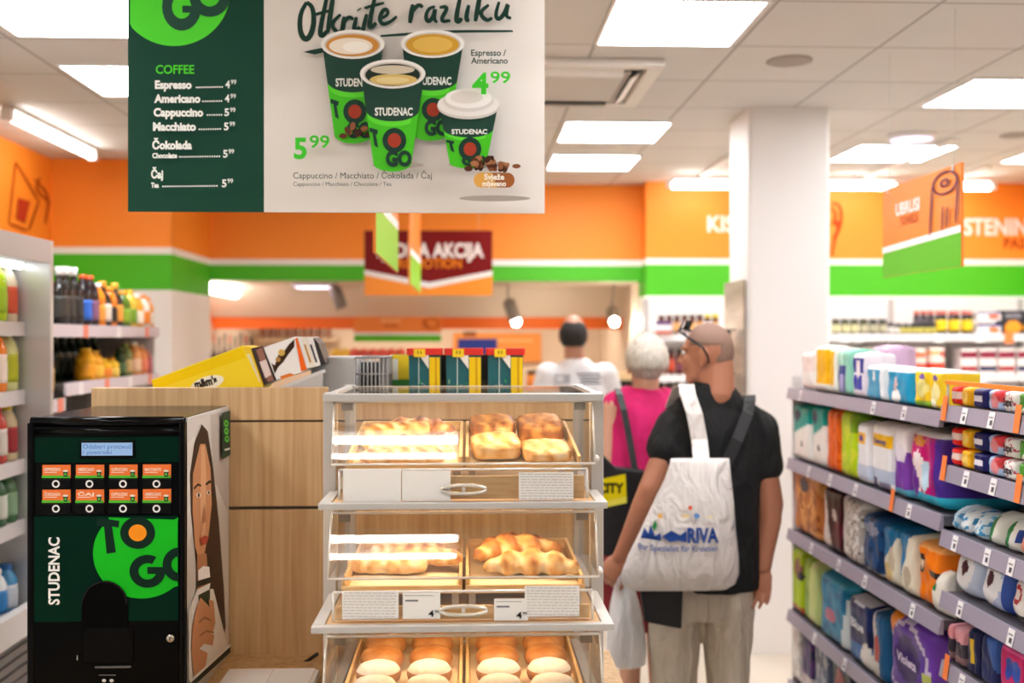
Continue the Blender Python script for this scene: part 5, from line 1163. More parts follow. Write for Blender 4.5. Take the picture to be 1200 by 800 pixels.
slab_box('sweets_carton', 'dark brown slim chocolate box beside the yellow carton', 'box', [(294.5, 408), (308, 405), (322, 445.5), (310, 451)], YD, .15, '#3a2016', lambda a_: (a_.poly([(300, 410), (307, 407), (321, 445), (314, 448)], '#9a6a5a'), a_.poly([(304, 424), (312, 421), (318, 439), (311, 443)], '#e2cfc8')))
def d2(a_):
    a_.poly([(345, 397), (338, 404), (332, 413), (326, 416), (322, 428), (318, 425), (322, 438), (326, 430), (332, 424), (338, 415), (345, 406)], '#3a2214'); a_.ell(330, 413, 4, 4, '#d8b25a', 14); a_.ell(326, 421, 3, 3, '#b8894a', 12)
    a_.poly([(346, 396), (348.5, 395.5), (360, 433), (353, 435)], '#ee6a1c'); a_.poly([(328, 441), (340, 437), (346, 439), (330, 444.5)], '#e07a2c')
slab_box('sweets_carton', 'white chocolate box with praline picture and orange stripe', 'box', [(309, 407), (345, 394.5), (360, 434), (324, 445)], YD, .15, '#f3efec', d2)
for k, (x0, col, st_) in enumerate(((347, '#f3efec', '#ded8d2'), (354, '#f0e6d6', '#c8954a'), (361, '#f4f1ee', '#3a3a44'), (368, '#1e1a1a', '#3a3434'))):
    slab_box('sweets_carton', ('slim white box right of the praline box', 'slim cream box with golden marks in the tilted row', 'slim white box with dark mark in the tilted row', 'slim black box at the end of the tilted row')[k], 'box',
             [(x0-1, 395.5), (x0+5, 394.5 if k < 3 else 402), (x0+17-k*1.2, 430-k*1.5), (x0+11-k*1.2, 433-k*1.6)], YD+.002*k, .14, col, lambda a_: a_.poly([(x0+2, 404), (x0+4, 403), (x0+11, 424), (x0+9, 425)], st_))
# wire basket
bx_0, bx_1 = at(415, 420, 3.40).x+.003, at(456, 420, 3.40).x; z0_, z1b = zd+.001, at(430, 418, 3.4).z
t = thing('wire_basket', 'grey wire basket between the grey riser and yellow green tubs', 'basket', ((bx_0+bx_1)/2, 3.46, z0_))
b = MB(); GW = C('#9b9896', .4, .3)
for i in range(9):
    x = bx_0+.004+(bx_1-bx_0-.008)*i/8
    for y in (3.38, 3.56): b.tube([(x, y, z0_), (x, y, z1b)], .0025, GW, 5)
for k in range(5):
    z = z0_+.003+(z1b-z0_-.004)*k/4
    for y in (3.38, 3.56): b.tube([(bx_0, y, z), (bx_1, y, z)], .003, GW, 5)
    for x in (bx_0+.003, bx_1-.003): b.tube([(x, 3.38, z), (x, 3.56, z)], .003, GW, 5)
b.build('wire_mesh', t)
b = MB(); b.box((bx_0+.006, 3.54, z0_+.001), (bx_1-.03, 3.555, z1b-.02), C('#3a3838', .7)); b.build('dark_sheet', t)  # dark sheet added to darken the see-through basket
b = MB(); b.box((bx_1-.03, 3.385, z0_), (bx_1-.006, 3.555, z1b-.004), C('#8d8b8a', .5)); b.build('side_plate', t)
# three tubs with red lids
def tub(px0, px1, lb, Y=3.40, g='red lidded confetti tubs behind the pastry case'):
    A = at(px0, 460, Y); B = at(px1, 460, Y); z0 = zd+.003; z1 = at(px0, 416, Y).z; z2 = at(px0, 408, Y).z; w = B.x-A.x; D = .10
    t = thing('sweets_tub', lb, 'tub', ((A.x+B.x)/2, Y+D/2, z0), g)
    b = MB(); tp = .006
    def rr(z, k): return [V((A.x+k, Y+k, z)), V((B.x-k, Y+k, z)), V((B.x-k, Y+D-k, z)), V((A.x+k, Y+D-k, z))]
    b.loft([rr(z0, tp), rr(z1, .002)], C('#0e5f66', .4), False)
    a_ = Art(lambda u, v: V((A.x+.004+u*(w-.008), Y+tp-.003-v*(tp-.002)-.001, z0+v*(z1-z0))), (0, -1, 0), mb=b, eps=.0006)
    a_.rect(.66, 0, 1, .97, '#f4cf1c'); a_.rect(.84, 0, .9, .97, '#d8a020'); a_.poly([(.33, 1), (.64, .8), (.64, 1)], '#f6f2ea'); a_.rect(.30, .3, .325, 1, '#cfe0da')
    rs = random.Random(px0)
    for i in range(46):
        x, y = rs.uniform(.03, .62), rs.random()**1.7*.62; c_ = rs.choice(['#4fc03a', '#bfe08a', '#f4f6e8', '#2f9a48', '#e8ecc8']); s_ = rs.uniform(.02, .05); q = rs.uniform(0, 3)
        a_.poly([(x+s_*math.cos(q), y+s_*1.3*math.sin(q)), (x+.015, y+.01), (x-s_*math.cos(q)*.6, y-s_*math.sin(q)), (x-.012, y)], c_)
    b.build('carton', t)
    b = MB(); b.rbox((A.x-.004, Y-.006, z1), (B.x+.004, Y+D+.004, z2), .008, C('#d8281c', .35)); ld = b.build('lid', t, .001)
    b = MB(); xm = A.x+w*.35; b.box((xm-.018, Y-.009, z1-.006), (xm+.018, Y-.006, z2-.002), C('#f6d21c', .4)); a2 = Art(lambda u, v: V((xm+u, Y-.009, z1+v)), (0, -1, 0), mb=b, eps=.0005); a2.text('11', -.006, .004, .006, .014, '#2a2018', .02); b.build('yellow_tag', ld)
tub(478, 517, 'red lidded confetti tub, left of the three behind the pastry case'); tub(522, 565, 'red lidded confetti tub, middle of the three behind the pastry case'); tub(571, 614, 'red lidded confetti tub, right of the three behind the pastry case')
for px0, px1, lb in ((457, 476, 'yellow and green tub left of the confetti tubs'), (566, 572, 'narrow yellow and green tub between the middle and right confetti tubs')):
    A = at(px0, 440, 3.56); B = at(px1+6, 440, 3.56)
    carton('sweets_tub', lb, 'tub', 'F', ((A.x+B.x)/2, 3.56, zd), B.x-A.x, at(465, 416, 3.56).z-zd, .1, '#1d8a2c', [('b', .62, 1, '#f4d41c'), ('r', .15, .6, .4, .95, '#f2f0e4'), ('b', 0, .16, '#f0cf1c')])
for x, lb in ((519.5, 'dark brown chocolate carton between left and middle confetti tubs'), (568, 'dark brown chocolate carton between middle and right confetti tubs')):
    A = at(x-5, 440, 3.53); B = at(x+5, 440, 3.53); carton('sweets_tub', lb, 'tub', 'F', ((A.x+B.x)/2, 3.52, zd), B.x-A.x, at(x, 416, 3.52).z-zd, .03, '#3a2414', [('b', .4, .6, '#5a3a1c')])

# ================================================================ ALCOVE BEYOND THE OPENING
t = thing('bakery_counter', 'service counter in the alcove beyond the opening', 'counter', (-.4, 9.1, 0))
ZC = 1.22
b = MB(); b.box((-2.2, 8.8, ZC-.04), (.95, 9.35, ZC), C('#d8c6ae', .4)); b.build('worktop', t)
b = MB(); b.box((-2.18, 8.83, 0), (.93, 9.33, ZC-.041), C('#c8a882', .6)); b.build('front_panel', t)
tube_A = V((-2.13, 8.75, 2.085)); tube_B = V((-2.02, 9.3, 2.06))
t = thing('tube_light', 'short tube light in the alcove at its upper left corner', 'tube light', (tube_A+tube_B)/2)
b = MB(); b.tube([tube_A, tube_B], .045, emis('#fff6ee', TUBE_STRENGTH*.8), 10); b.build('tube', t)
b = MB(); b.tube([tube_A+V((0, 0, .04)), tube_B+V((0, 0, .065))], .02, C('#efece8', .4), 8); b.build('housing', t)
P = at(367, 345, 9.05); t = thing('ceiling_light', 'small lilac flush light on the alcove ceiling', 'ceiling light', (P.x, 9.0, 2.10))
b = MB(); b.rbox((P.x-.16, 8.85, 2.10), (P.x+.16, 9.2, 2.128), .03, C('#e9e4ee', .4)); b.build('rim', t); b = MB(); b.rbox((P.x-.13, 8.88, 2.094), (P.x+.13, 9.17, 2.101), .03, emis('#f0e6ff', 3)); b.build('diffuser', t)
for px, py, sp, lb in ((605, 377, (597, 356), 'round glowing spotlight hanging in the alcove left of the man in white'), (720, 377, None, 'round glowing spotlight in the alcove right of the man in white'), (401, 363, (398, 362), 'unlit grey track spotlight in the alcove above the fruit')):
    Y = 9.0; Pb = at(px, py, Y); t = thing('spotlight', lb, 'spotlight', (Pb.x, Y, Pb.z))
    Q = at(sp[0], sp[1], Y) if sp else Pb+V((0, .1, .06)); b = MB(); dr_ = (Q-Pb).normalized() if px != 401 else V((-.3, 0, .9))
    b.lathe(Pb+dr_*.015, [(.045, 0), (.055, .02), (.055, .16), (.03, .19)], C('#8c8078', .4), 14, axis=dr_); b.build('lamp_body', t)
    b = MB(); b.tube([Pb+dr_*.2, V(((Pb+dr_*.2).x, Y, 2.129))], .008, C('#8c8078', .4), 6); b.build('stem', t)
    if px != 401: b = MB(); b.ell(Pb, (.036, .036, .036), emis('#fff4e0', 130), None, 14, 10); b.build('bulb', t)
YQ = 9.25; A = at(415, 400, YQ); B = at(517, 371, YQ)
t = thing('bakery_sign', 'orange sign board with green foot hanging in the alcove', 'hanging sign', ((A.x+B.x)/2, YQ, A.z))
ar = Art(lambda x, y: at(x, y, YQ), (0, -1, 0), eps=.001); ar.mb.box((A.x, YQ, A.z), (B.x, YQ+.015, B.z), C('#f08328', .5)); ar.rect(415, 400, 517, 392.5, '#57b81e'); ar.rect(415, 392.5, 517, 389.5, '#f4efe8')
ar.rect(446, 374, 470, 377, '#f0b070'); ar.rect(450, 380.5, 466, 382.5, '#b8521a'); ar.ring(505, 379, 10, 8, '#c05010', 18, .7); ar.stroke([(497, 374), (502, 384)], 2, '#c05010'); ar.build('sign_board', t); wires_ = [V((A.x+.1, YQ+.007, B.z)), V((B.x-.1, YQ+.007, B.z))]
for p in wires_: b = MB(); b.tube([p, V((p.x, p.y, 2.128))], .003, C('#c9c5c1', .4), 5); b.build('wire', t)
A = at(531, 424, 11.15); B = at(634, 390, 11.15)
t = thing('menu_board', 'orange brown menu board on the rear alcove wall', 'board', ((A.x+B.x)/2, 11.17, A.z)); ar = Art(lambda x, y: at(x, y, 11.15), (0, -1, 0), eps=.001); ar.mb.box((A.x, 11.15, A.z), (B.x, 11.19, B.z), C('#e69546', .6)); ar.rect(543, 388.6, 558, 394, '#8a4a2c'); ar.rect(575, 398, 625, 400, '#f0c08a'); ar.build('board', t)
for k, (x, y) in enumerate(((-1.4, 10.1), (-.3, 10.1), (.7, 10.1))):
    t = thing('ceiling_light', 'hidden ceiling light added to brighten the alcove', 'ceiling light', (x, y, 2.11), 'hidden lights added in the alcove')  # added panels, hidden by the bulkhead, that brighten the rear wall
    b = MB(); b.box((x-.3, y-.06, 2.12), (x+.3, y+.36 if y > 9 else y+.06, 2.129), C('#e9e4ee', .4)); b.build('frame', t); b = MB(); b.box((x-.28, y-.05, 2.113), (x+.28, y+.34 if y > 9 else y+.05, 2.121), emis('#fff0da', 16)); b.build('diffuser', t)
# fruit crate with apples
A = at(386, 417, 8.95); B = at(476, 417, 8.95)
t = thing('fruit_crate', 'pale crate heaped with red and yellow fruit in the alcove', 'crate', ((A.x+B.x)/2, 8.97, ZC)); zc_ = at(430, 416, 8.95).z
b = MB(); x0, x1 = A.x, B.x
b.box((x0, 8.85, ZC+.001), (x1, 9.2, ZC+.02), C('#cdb48c', .6)); b.box((x0, 8.85, ZC+.02), (x1, 8.865, zc_-.02), C('#d8bf98', .6)); b.box((x0, 9.185, ZC+.02), (x1, 9.2, zc_-.02), C('#d8bf98', .6)); b.box((x0, 8.865, ZC+.02), (x0+.015, 9.185, zc_-.02), C('#d8bf98', .6)); b.box((x1-.015, 8.865, ZC+.02), (x1, 9.185, zc_-.02), C('#d8bf98', .6)); b.box((x0+.015, 8.865, zc_-.07), (x1-.015, 9.185, zc_-.06), C('#b89a70', .6)); b.build('crate', t)
for k in range(16):
    i, r_ = k % 8, k//8; c_ = '#e0503c' if i > 1 else '#f0c040'
    b = MB(); x = x0+.05+i*(x1-x0-.1)/7; y = 8.92+r_*.09; z = zc_-.06+.041+r_*.035; b.lathe((x, y, z-.04), [(.012, .006), (.034, .0), (.042, .022), (.043, .045), (.034, .07), (.018, .078), (.005, .07)], C(c_, .35), 14); o = b.build('apple')
    tag(o, ('red' if i > 1 else 'yellow')+' fruit heaped in the %s row of the alcove crate' % ('front', 'rear')[r_], 'fruit', 'fruit in the alcove crate')
    b = MB(); b.tube([(x, y, z+.03), (x+.004, y, z+.045)], .002, C('#4a3020', .7), 5); b.build('stem', o)
P0, P1 = at(541, 412, 8.95), at(578, 397, 8.95)
carton('food_box', 'dark blue box with white lettering on the alcove counter behind the tubs', 'box', 'F', ((P0.x+P1.x)/2, 8.95, ZC), at(580, 400, 8.95).x-at(534, 400, 8.95).x, P1.z-ZC, .2, '#1c2f86', [('b', 0, .62, '#e8e6ee'), ('b', .3, .5, '#1c2f86')])
P0 = at(625, 452, 8.95); b = MB(); bottle('jar', 'counter_jar', 'orange jar with black lid on the alcove counter by the man in white', 'jar', (P0.x, 8.95, ZC), .055, at(625, 434, 8.95).z-ZC, '#f09038', '#1e1a1a', '#e88430', .15, .6)
P0 = at(731, 452, 8.9); carton('oven', 'black appliance with pale top right of the man in white', 'oven', 'F', (P0.x, 8.9, ZC), .14, at(731, 437, 8.9).z-ZC, .2, '#1a1614', [('b', .62, 1, '#f2d6a4')], top='#f2d6a4')  # pale colour on the upper front and top
# wine bottles on a small rack at the left of the alcove
t = thing('wine_rack', 'small shelf of dark wine bottles at the left of the alcove', 'shelf', (-1.95, 8.9, ZC))
b = MB(); b.box((-2.2, 8.84, ZC+.001), (-1.72, 9.1, ZC+.02), C('#8a6a4a', .6)); b.build('shelf', t)
for i in range(9):
    px = 245+i*6.2; P = at(px, 430, 8.93); bottle('wine', 'wine_bottle', 'dark wine bottle with %s cap on the small rack in the alcove' % ('red' if i % 3 == 1 else 'black'), 'bottle', (P.x, 8.92, ZC+.021), .022 if 0 else .021, at(px, 391+(i % 3)*2, 8.92).z-ZC-.02, '#1c1216', '#c0302c' if i % 3 == 1 else '#2a1a1c', '#3a2420', .15, .5, 'wine bottles in the alcove', 10)
t = thing('spice_shelf', 'thin shelf of dark jars on the rear alcove wall', 'shelf', (at(350, 400, 11.0).x, 11.05, at(350, 396, 11.0).z-.03))
zq = at(350, 396, 11.0).z; b = MB(); b.box((at(300, 396, 11).x, 10.98, zq-.03), (at(395, 396, 11).x, 11.198, zq), C('#cdb79c', .6)); b.build('board', t)
for i in range(9):
    px = 308+i*9.6; P = at(px, 396, 11.05); bottle('jar', 'spice_jar', '%s jar on the thin shelf at the back of the alcove' % ('dark red', 'dark brown', 'reddish brown')[i % 3], 'jar', (P.x, 11.05, zq), .034, .09, ('#6a3428', '#4a2a24', '#7a4a3a')[i % 3], '#3a2420', '#9a6a54', .15, .6, 'jars on the rear alcove shelf', 10)
# ================================================================ PEOPLE
Z3 = V((0,0,1))
class Blob(MB):
    def cap(s, p, q, r1, r2, mat, n=12):
        p, q = V(p), V(q); d = q-p; L_ = d.length; prof = []
        for i in range(5): a = math.pi/2*i/4; prof.append((max(r1*math.sin(a), .0005), -r1*math.cos(a)))
        for i in range(5): a = math.pi/2*i/4; prof.append((max(r2*math.cos(a), .0005), L_+r2*math.sin(a)))
        return s.lathe(p, prof, mat, n, axis=d.normalized())
    def chain(s, pts, rs, mat):
        for i in range(len(pts)-1): s.cap(pts[i], pts[i+1], rs[i], rs[i+1], mat)
    def oval(s, rings, mat, n=20):
        """rings: (center, rx, ry, yaw)"""
        R = []
        for c, rx, ry in rings: R.append([V(c)+V((rx*math.cos(2*math.pi*i/n), ry*math.sin(2*math.pi*i/n), 0)) for i in range(n)])
        return s.loft(R, mat)
def baked(b, name, parent, voxel, it=3, wrinkle=0, sc=14, label=None):
    o = b.build(name, parent, label=label)
    m = o.modifiers.new('r', 'REMESH'); m.mode = 'VOXEL'; m.voxel_size = voxel
    if it: q = o.modifiers.new('s', 'SMOOTH'); q.factor = .5; q.iterations = it
    dg = bpy.context.evaluated_depsgraph_get(); me = bpy.data.meshes.new_from_object(o.evaluated_get(dg), depsgraph=dg)
    old = o.data; o.modifiers.clear(); o.data = me; bpy.data.meshes.remove(old); me.name = name
    if not me.materials: me.materials.append(b.mats[0])
    if wrinkle:
        me.update(); nr = [v.normal.copy() for v in me.vertices]
        for v, n_ in zip(me.vertices, nr):
            p = V((v.co.x*sc, v.co.y*sc, v.co.z*sc*.45)); v.co += n_*noise.noise(p)*wrinkle+n_*noise.noise(p*2.3)*wrinkle*.4
    me.polygons.foreach_set('use_smooth', [True]*len(me.polygons)); me.update(); return o
def frame(F): F = V(F).normalized(); return F, Z3.cross(F).normalized()
def rotF(F):
    f, l = frame(F); return Matrix((f, l, Z3)).transposed()
def head(b, c, F, k, mat, neck):
    f, l = frame(F); R = rotF(F); P = lambda a, s, z: V(c)+(f*a+l*s+Z3*z)*k
    E = lambda a, s, z, r: b.ell(P(a, s, z), [x*k for x in r], mat, R, 20, 14)
    E(-.005, 0, .008, (.098, .077, .104)); E(.03, 0, -.05, (.066, .061, .075)); E(.062, 0, -.105, (.026, .03, .02)); E(.03, 0, -.085, (.055, .056, .035))
    b.cap(P(.094, 0, .004), P(.112, 0, -.036), .008*k, .0125*k, mat)
    for s in (-1, 1):
        E(.106, s*.011, -.04, (.009, .008, .007)); E(.08, s*.034, .018, (.016, .026, .009)); E(.062, s*.043, -.03, (.024, .02, .024))
        E(-.006, s*.08, -.018, (.019, .009, .031)); E(-.013, s*.086, -.012, (.014, .006, .026)); E(.0, s*.083, -.044, (.009, .007, .011))
    E(.090, 0, -.068, (.012, .024, .007)); E(.088, 0, -.079, (.012, .02, .008))
    b.cap(P(-.012, 0, -.06), neck, .058*k, .062*k, mat)
def face_parts(root, c, F, k, brow):
    f, l = frame(F); P = lambda a, s, z: V(c)+(f*a+l*s+Z3*z)*k
    for s in (-1, 1):
        b = MB(); b.ell(P(.083, s*.033, -.001), (.0115*k,)*3, C('#f2ece6', .2), None, 12, 8); e = b.build('eye', root)
        b = MB(); b.ell(P(.092, s*.034, -.001), (.0048*k,)*3, C('#3a2a1e', .2), None, 10, 6); b.build('iris', e)
        b = MB(); b.tube([P(.093, s*.016, .022), P(.092, s*.035, .027), P(.078, s*.052, .020)], [.003*k, .004*k, .002*k], C(brow, .8), 6); b.build('eyebrow', root)
    b = MB(); b.tube([P(.096, -.021, -.073), P(.1035, 0, -.0725), P(.096, .021, -.073)], [.002*k, .004*k, .002*k], C('#9c5a4a', .5), 6); b.build('lips', root)
def hair_shell(root, c, F, k, rad, mat, keep, off=(0,0,0), rough=0, nu=40, nv=28, name='hair'):
    f, l = frame(F); R = rotF(F); b = MB(); vs = []; fs = []; ok = []
    for j in range(nv+1):
        ph = -math.pi/2+math.pi*j/nv
        for i in range(nu):
            a = 2*math.pi*i/nu; d = V((math.cos(ph)*math.cos(a), math.cos(ph)*math.sin(a), math.sin(ph))); g_ = keep(d)
            e = 1+(noise.noise(d*6+V((3, 1, 2)))*rough+noise.noise(d*16)*rough*.6)
            sh = 1 if g_ else .86
            vs.append(V(c)+R @ (V((off[0]+rad[0]*d.x*e*sh, off[1]+rad[1]*d.y*e*sh, off[2]+rad[2]*d.z*e*sh))*k))
    for j in range(nv):
        for i in range(nu):
            q = (i+1) % nu; fs.append((j*nu+i, j*nu+q, (j+1)*nu+q, (j+1)*nu+i))
    b.add(vs, fs, mat, True); return b.build(name, root)
def hand(b, w, d, nrm, side, curl, mat, k=1.0):
    """w wrist, d along the palm, nrm palm normal (fingers curl to it), side: sign of the thumb along d x nrm"""
    d = V(d).normalized(); nrm = V(nrm); nrm = (nrm-d*nrm.dot(d)).normalized(); a = d.cross(nrm)
    R = Matrix((d, a, nrm)).transposed(); w = V(w)
    b.ell(w+d*.05*k, (.055*k, .041*k, .016*k), mat, R, 16, 10); b.ell(w+d*.075*k, (.03*k, .042*k, .014*k), mat, R, 16, 10)
    for i, (o_, ln) in enumerate(((1.5, .072), (.5, .082), (-.5, .077), (-1.5, .06))):
        o = o_*side; p = w+d*(.093-.004*abs(o_))*k+a*o*.0215*k; t = 0; dd = d+a*o*.07
        pts = [p-d*.02*k, p]; rs = [.0095*k, .0092*k]
        for f_, s in enumerate((.42, .32, .26)):
            t += curl*(.8 if f_ == 0 else 1)*(1+.1*i); v = dd*math.cos(t)+nrm*math.sin(t); p = p+v.normalized()*ln*s*k; pts.append(p); rs.append((.0085, .008, .007)[f_]*k)
        b.chain(pts, rs, mat)
    p = w+d*.022*k+a*side*.028*k; v1 = (d*.7+a*side*.75+nrm*.25).normalized(); v2 = (d*.95+a*side*.25+nrm*.35).normalized()
    b.chain([p, p+v1*.042*k, p+v1*.042*k+v2*.03*k, p+v1*.042*k+v2*.055*k], [.016*k, .012*k, .010*k, .008*k], mat)
def shoe(root, p, F, mat, k=1.0):
    f, l = frame(F); R = rotF(F); b = Blob(); p = V(p)
    b.ell(p+f*.05+Z3*.035, (.145*k, .05*k, .042), mat, R, 18, 10); b.ell(p-f*.05+Z3*.05, (.06*k, .042*k, .05), mat, R); b.box((p.x-.04, p.y-.08, .002), (p.x+.04, p.y+.17, .022), mat)
    baked(b, 'shoe', root, .008, 3)

# ---------------------------------------------------------------- man in black
YMN = 4.12
root = thing('person', 'person with shaved head in black t-shirt and beige trousers carrying a tote bag', 'person', (at(822, 700, YMN).x, YMN, 0))
SKM = C('#b5775a', .5); F = (-.86, .5, 0)
hc = at(829, 415, YMN); k = 1.0; hc.z = at(829, 379, YMN).z-.112
b = Blob(); neck = at(838, 462, YMN-.02); head(b, hc, F, k, SKM, neck)
f, l = frame(F)
b.cap(V(hc)-f*.045-Z3*.045, neck+V((.006, -.01, .0)), .058, .070, SKM)
cx = lambda px, Y=YMN: at(px, 500, Y).x
tx = cx(831)
sl_, sr_ = at(790, 504, YMN), at(889, 507, YMN)
b.oval([((cx(820), YMN, .74), .15, .10), ((tx, YMN, .95), .155, .11), ((tx, YMN, 1.2), .165, .11), ((tx, YMN, 1.34), .155, .095), ((tx, YMN, 1.43), .085, .065), ((tx+.01, YMN-.01, 1.50), .06, .06)], SKM)
el_, wl_ = at(763, 572, YMN-.05), at(727, 652, YMN+.0)
er_, wr_ = at(905, 590, YMN+.01), at(895, 664, YMN-.03)
b.chain([sl_, el_, wl_], [.050, .044, .030], SKM); b.chain([sl_.lerp(el_, .6), el_.lerp(wl_, .25), wl_], [.048, .045, .028], SKM)
b.chain([sr_, er_, wr_], [.050, .044, .030], SKM); b.chain([sr_.lerp(er_, .6), er_.lerp(wr_, .25), wr_], [.048, .045, .028], SKM)
hl = wl_-V((.055, -.0, .075))
hand(b, wl_, hl-wl_, (.35, .9, -.1), 1, .95, SKM)
hand(b, wr_, at(889, 712, YMN-.05)-wr_, (-.5, -.8, .1), 1, .3, SKM)
for px in (792, 852):
    x = cx(px); b.chain([(x, YMN, .80), (x, YMN+.01, .46), (x, YMN-.01, .09)], [.085, .06, .04], SKM)
baked(b, 'body', root, .0055, 2)
face_parts(root, hc, F, k, '#6a5448')
hair_shell(root, hc, F, k, (.1005, .0795, .1065), C('#8f6f60', .75), lambda d: d.z > -.45+.75*max(0, d.x+.25) and d.x < .62 and not (abs(d.y) > .8 and d.z < .12), (-.005, 0, .008), 0)
# t-shirt
b = Blob(); BK = noisy('black_jersey', '#0a0a0b', '#151517', (7, 7, 4), 1.5, 4, .85, bump=1, dist=1)
b.oval([((cx(829), YMN, .705), .205, .135), ((cx(830), YMN, .80), .20, .135), ((cx(831), YMN, 1.0), .195, .130), ((tx, YMN, 1.2), .205, .130), ((tx, YMN, 1.32), .20, .125), ((tx, YMN, 1.41), .165, .10), ((tx+.01, YMN-.01, 1.465), .11, .085), ((tx+.012, YMN-.012, 1.505), .068, .068)], BK)
se, re_ = at(779, 524, YMN-.02), at(899, 545, YMN)
b.chain([at(802, 490, YMN), at(788, 499, YMN), se], [.066, .068, .072], BK); b.chain([at(872, 490, YMN), at(891, 503, YMN), re_], [.068, .070, .066], BK)
baked(b, 'tshirt', root, .009, 4, .006)
# trousers
b = Blob(); BG = noisy('beige_cotton', '#c4b6a2', '#d2c5b2', (9, 9, 3), 1.4, 4, .85, bump=1, dist=1.5)
b.oval([((cx(822), YMN, .60), .185, .125), ((cx(822), YMN, .76), .185, .125), ((cx(824), YMN, .92), .18, .12)], BK if 0 else BG)
for px, q in ((790, -1), (852, 1)):
    x = cx(px); b.oval([((x+.004*q, YMN, .03), .075, .085), ((x+.006*q, YMN, .25), .082, .09), ((x, YMN, .46), .092, .10), ((x, YMN, .62), .105, .115), ((x-.01*q, YMN, .78), .105, .118)], BG)
baked(b, 'trousers', root, .009, 3, .012, 11)
for px in (790, 852): shoe(root, (cx(px), YMN, 0), (0, 1, 0), C('#3a332e', .6))
b = MB(); b.tube([V(hc)-f*.06-Z3*.085+l*.05, V(hc)-f*.075-Z3*.10, V(hc)-f*.06-Z3*.10-l*.05, neck+V((.055, .0, .0))], .0018, C('#c9b48a', .3, .8), 5); b.build('neck_chain', root)
# sunglasses pushed up on the head
P = lambda a, s, z: V(hc)+f*a+l*s+Z3*z
t = thing('sunglasses', 'black sunglasses pushed up on the shaved head of the man in black', 'sunglasses', P(.07, 0, .09))
BL = C('#0c0c0e', .2); b = MB(); b.tube([P(.094, -.068, .085), P(.103, 0, .092), P(.094, .068, .085)], .004, BL, 6); b.build('frame', t)
for s in (-1, 1):
    b = MB(); q = [P(.094, s*.064, .087), P(.102, s*.012, .093), P(.085, s*.014, .126), P(.076, s*.058, .122)]; b.prism(q, (f*.004), BL); b.build('lens', t)
    b = MB(); b.tube([P(.094, s*.068, .087), P(.075, s*.083, .075), P(.03, s*.089, .045), P(-.012, s*.093, .018), P(-.03, s*.091, -.012), P(-.034, s*.085, -.04)], [.0055, .0055, .005, .0045, .004, .003], BL, 7); b.build('temple_arm', t)
# white tote bag over the shoulder
YT = YMN-.252; WB = noisy('tote_plastic', '#ddd5d0', '#ebe4df', (9, 9, 4), 1.6, 4, .45, bump=1, dist=1.2)
t = thing('tote_bag', 'white tote bag with blue lettering hanging from the shoulder of the man in black', 'bag', (at(795, 600, YT).x, YT, at(795, 690, YT).z))
rows_ = [(691, 741, 851), (684, 729, 862), (672, 727.5, 866), (650, 736, 865.5), (620, 751, 862), (590, 764.5, 860), (560, 779, 857), (542, 785, 855), (537, 786, 854.5)]
b = MB(); R_ = []; nq = 28
for (py, x0, x1), th in zip(rows_, (.018, .05, .072, .082, .075, .06, .04, .02, .012)):
    A = at(x0, py, YT); B = at(x1, py, YT); c = (A+B)/2; rx = (B.x-A.x)/2
    R_.append([c+V((rx*math.copysign(abs(math.cos(2*math.pi*i/nq))**.75, math.cos(2*math.pi*i/nq)), th*math.sin(2*math.pi*i/nq)+.006*noise.noise(V((i*.7, py*.05, 2))), 0)) for i in range(nq)])
b.loft(R_, WB)
def bagpt(x, y):
    p = at(x, y, YT)
    for (ya, a0, a1), (yb2, b0, b1), ta, tb in zip(rows_, rows_[1:], (.018, .05, .072, .082, .075, .06, .04, .02), (.05, .072, .082, .075, .06, .04, .02, .012)):
        if yb2 <= y <= ya:
            s = (ya-y)/(ya-yb2); xl = a0+(b0-a0)*s; xr_ = a1+(b1-a1)*s; th = ta+(tb-ta)*s
            q = max(-1, min(1, (x-(xl+xr_)/2)/((xr_-xl)/2))); cs = abs(q)**(1/.75); return at(x, y, YT)+V((0, -th*math.sqrt(max(0, 1-cs*cs))-.007, 0))
    return p
bag = b.build('bag_body', t)
a = Art(bagpt, (0, -1, 0), eps=.0012); NB = '#24478f'
a.poly([(749, 628), (754, 616), (757, 622), (760, 612), (764, 624), (770, 620), (771, 629)], NB); a.poly([(771, 624), (782, 617), (792, 622), (799, 617), (799, 630), (790, 628), (780, 630)], NB); a.poly([(761, 614), (765, 606), (767, 612), (764, 618)], '#2f8a4a')
a.text('RIVA', 800, 630, 836, 614, NB, .04); a.text('Ihr Spezialist für Kroatien', 746, 640, 835, 633.5, '#5a6a9c', .025)
a.ell(804, 591, 2.5, 2.5, '#e0603a', 12); a.ell(811, 600, 3.5, 3, '#5a8ac4', 12); a.ell(798, 600, 5, 2, '#e8cf9a', 12); a.ell(770, 601, 2.5, 3, '#eab45a', 12); a.ell(826, 601, 4, 1.5, '#ece0b8', 12)
a.build('print', bag)
b = MB(); S0 = at(823, 535, YT+.0); S1 = at(806, 455, YMN-.135)
pts = [at(822, 540, YT), at(819.5, 515, YMN-.185), at(814, 485, YMN-.175), at(806, 462, YMN-.145), V((at(805, 452, YMN-.07).x, YMN-.06, at(805, 450, YMN).z)), V((at(800, 456, YMN).x, YMN+.05, at(800, 455, YMN).z)), V((at(797, 500, YMN).x, YMN+.15, at(797, 480, YMN).z))]
vs = []
for i, p in enumerate(pts):
    d_ = (pts[min(i+1, len(pts)-1)]-pts[max(i-1, 0)]).normalized(); s = V((1, 0, 0)); n_ = s.cross(d_).normalized(); w = .030
    vs.append([p+s*w-n_*.003, p+s*w+n_*.003, p-s*w+n_*.003, p-s*w-n_*.003])
b.loft(vs, WB, False); b.build('strap', t)
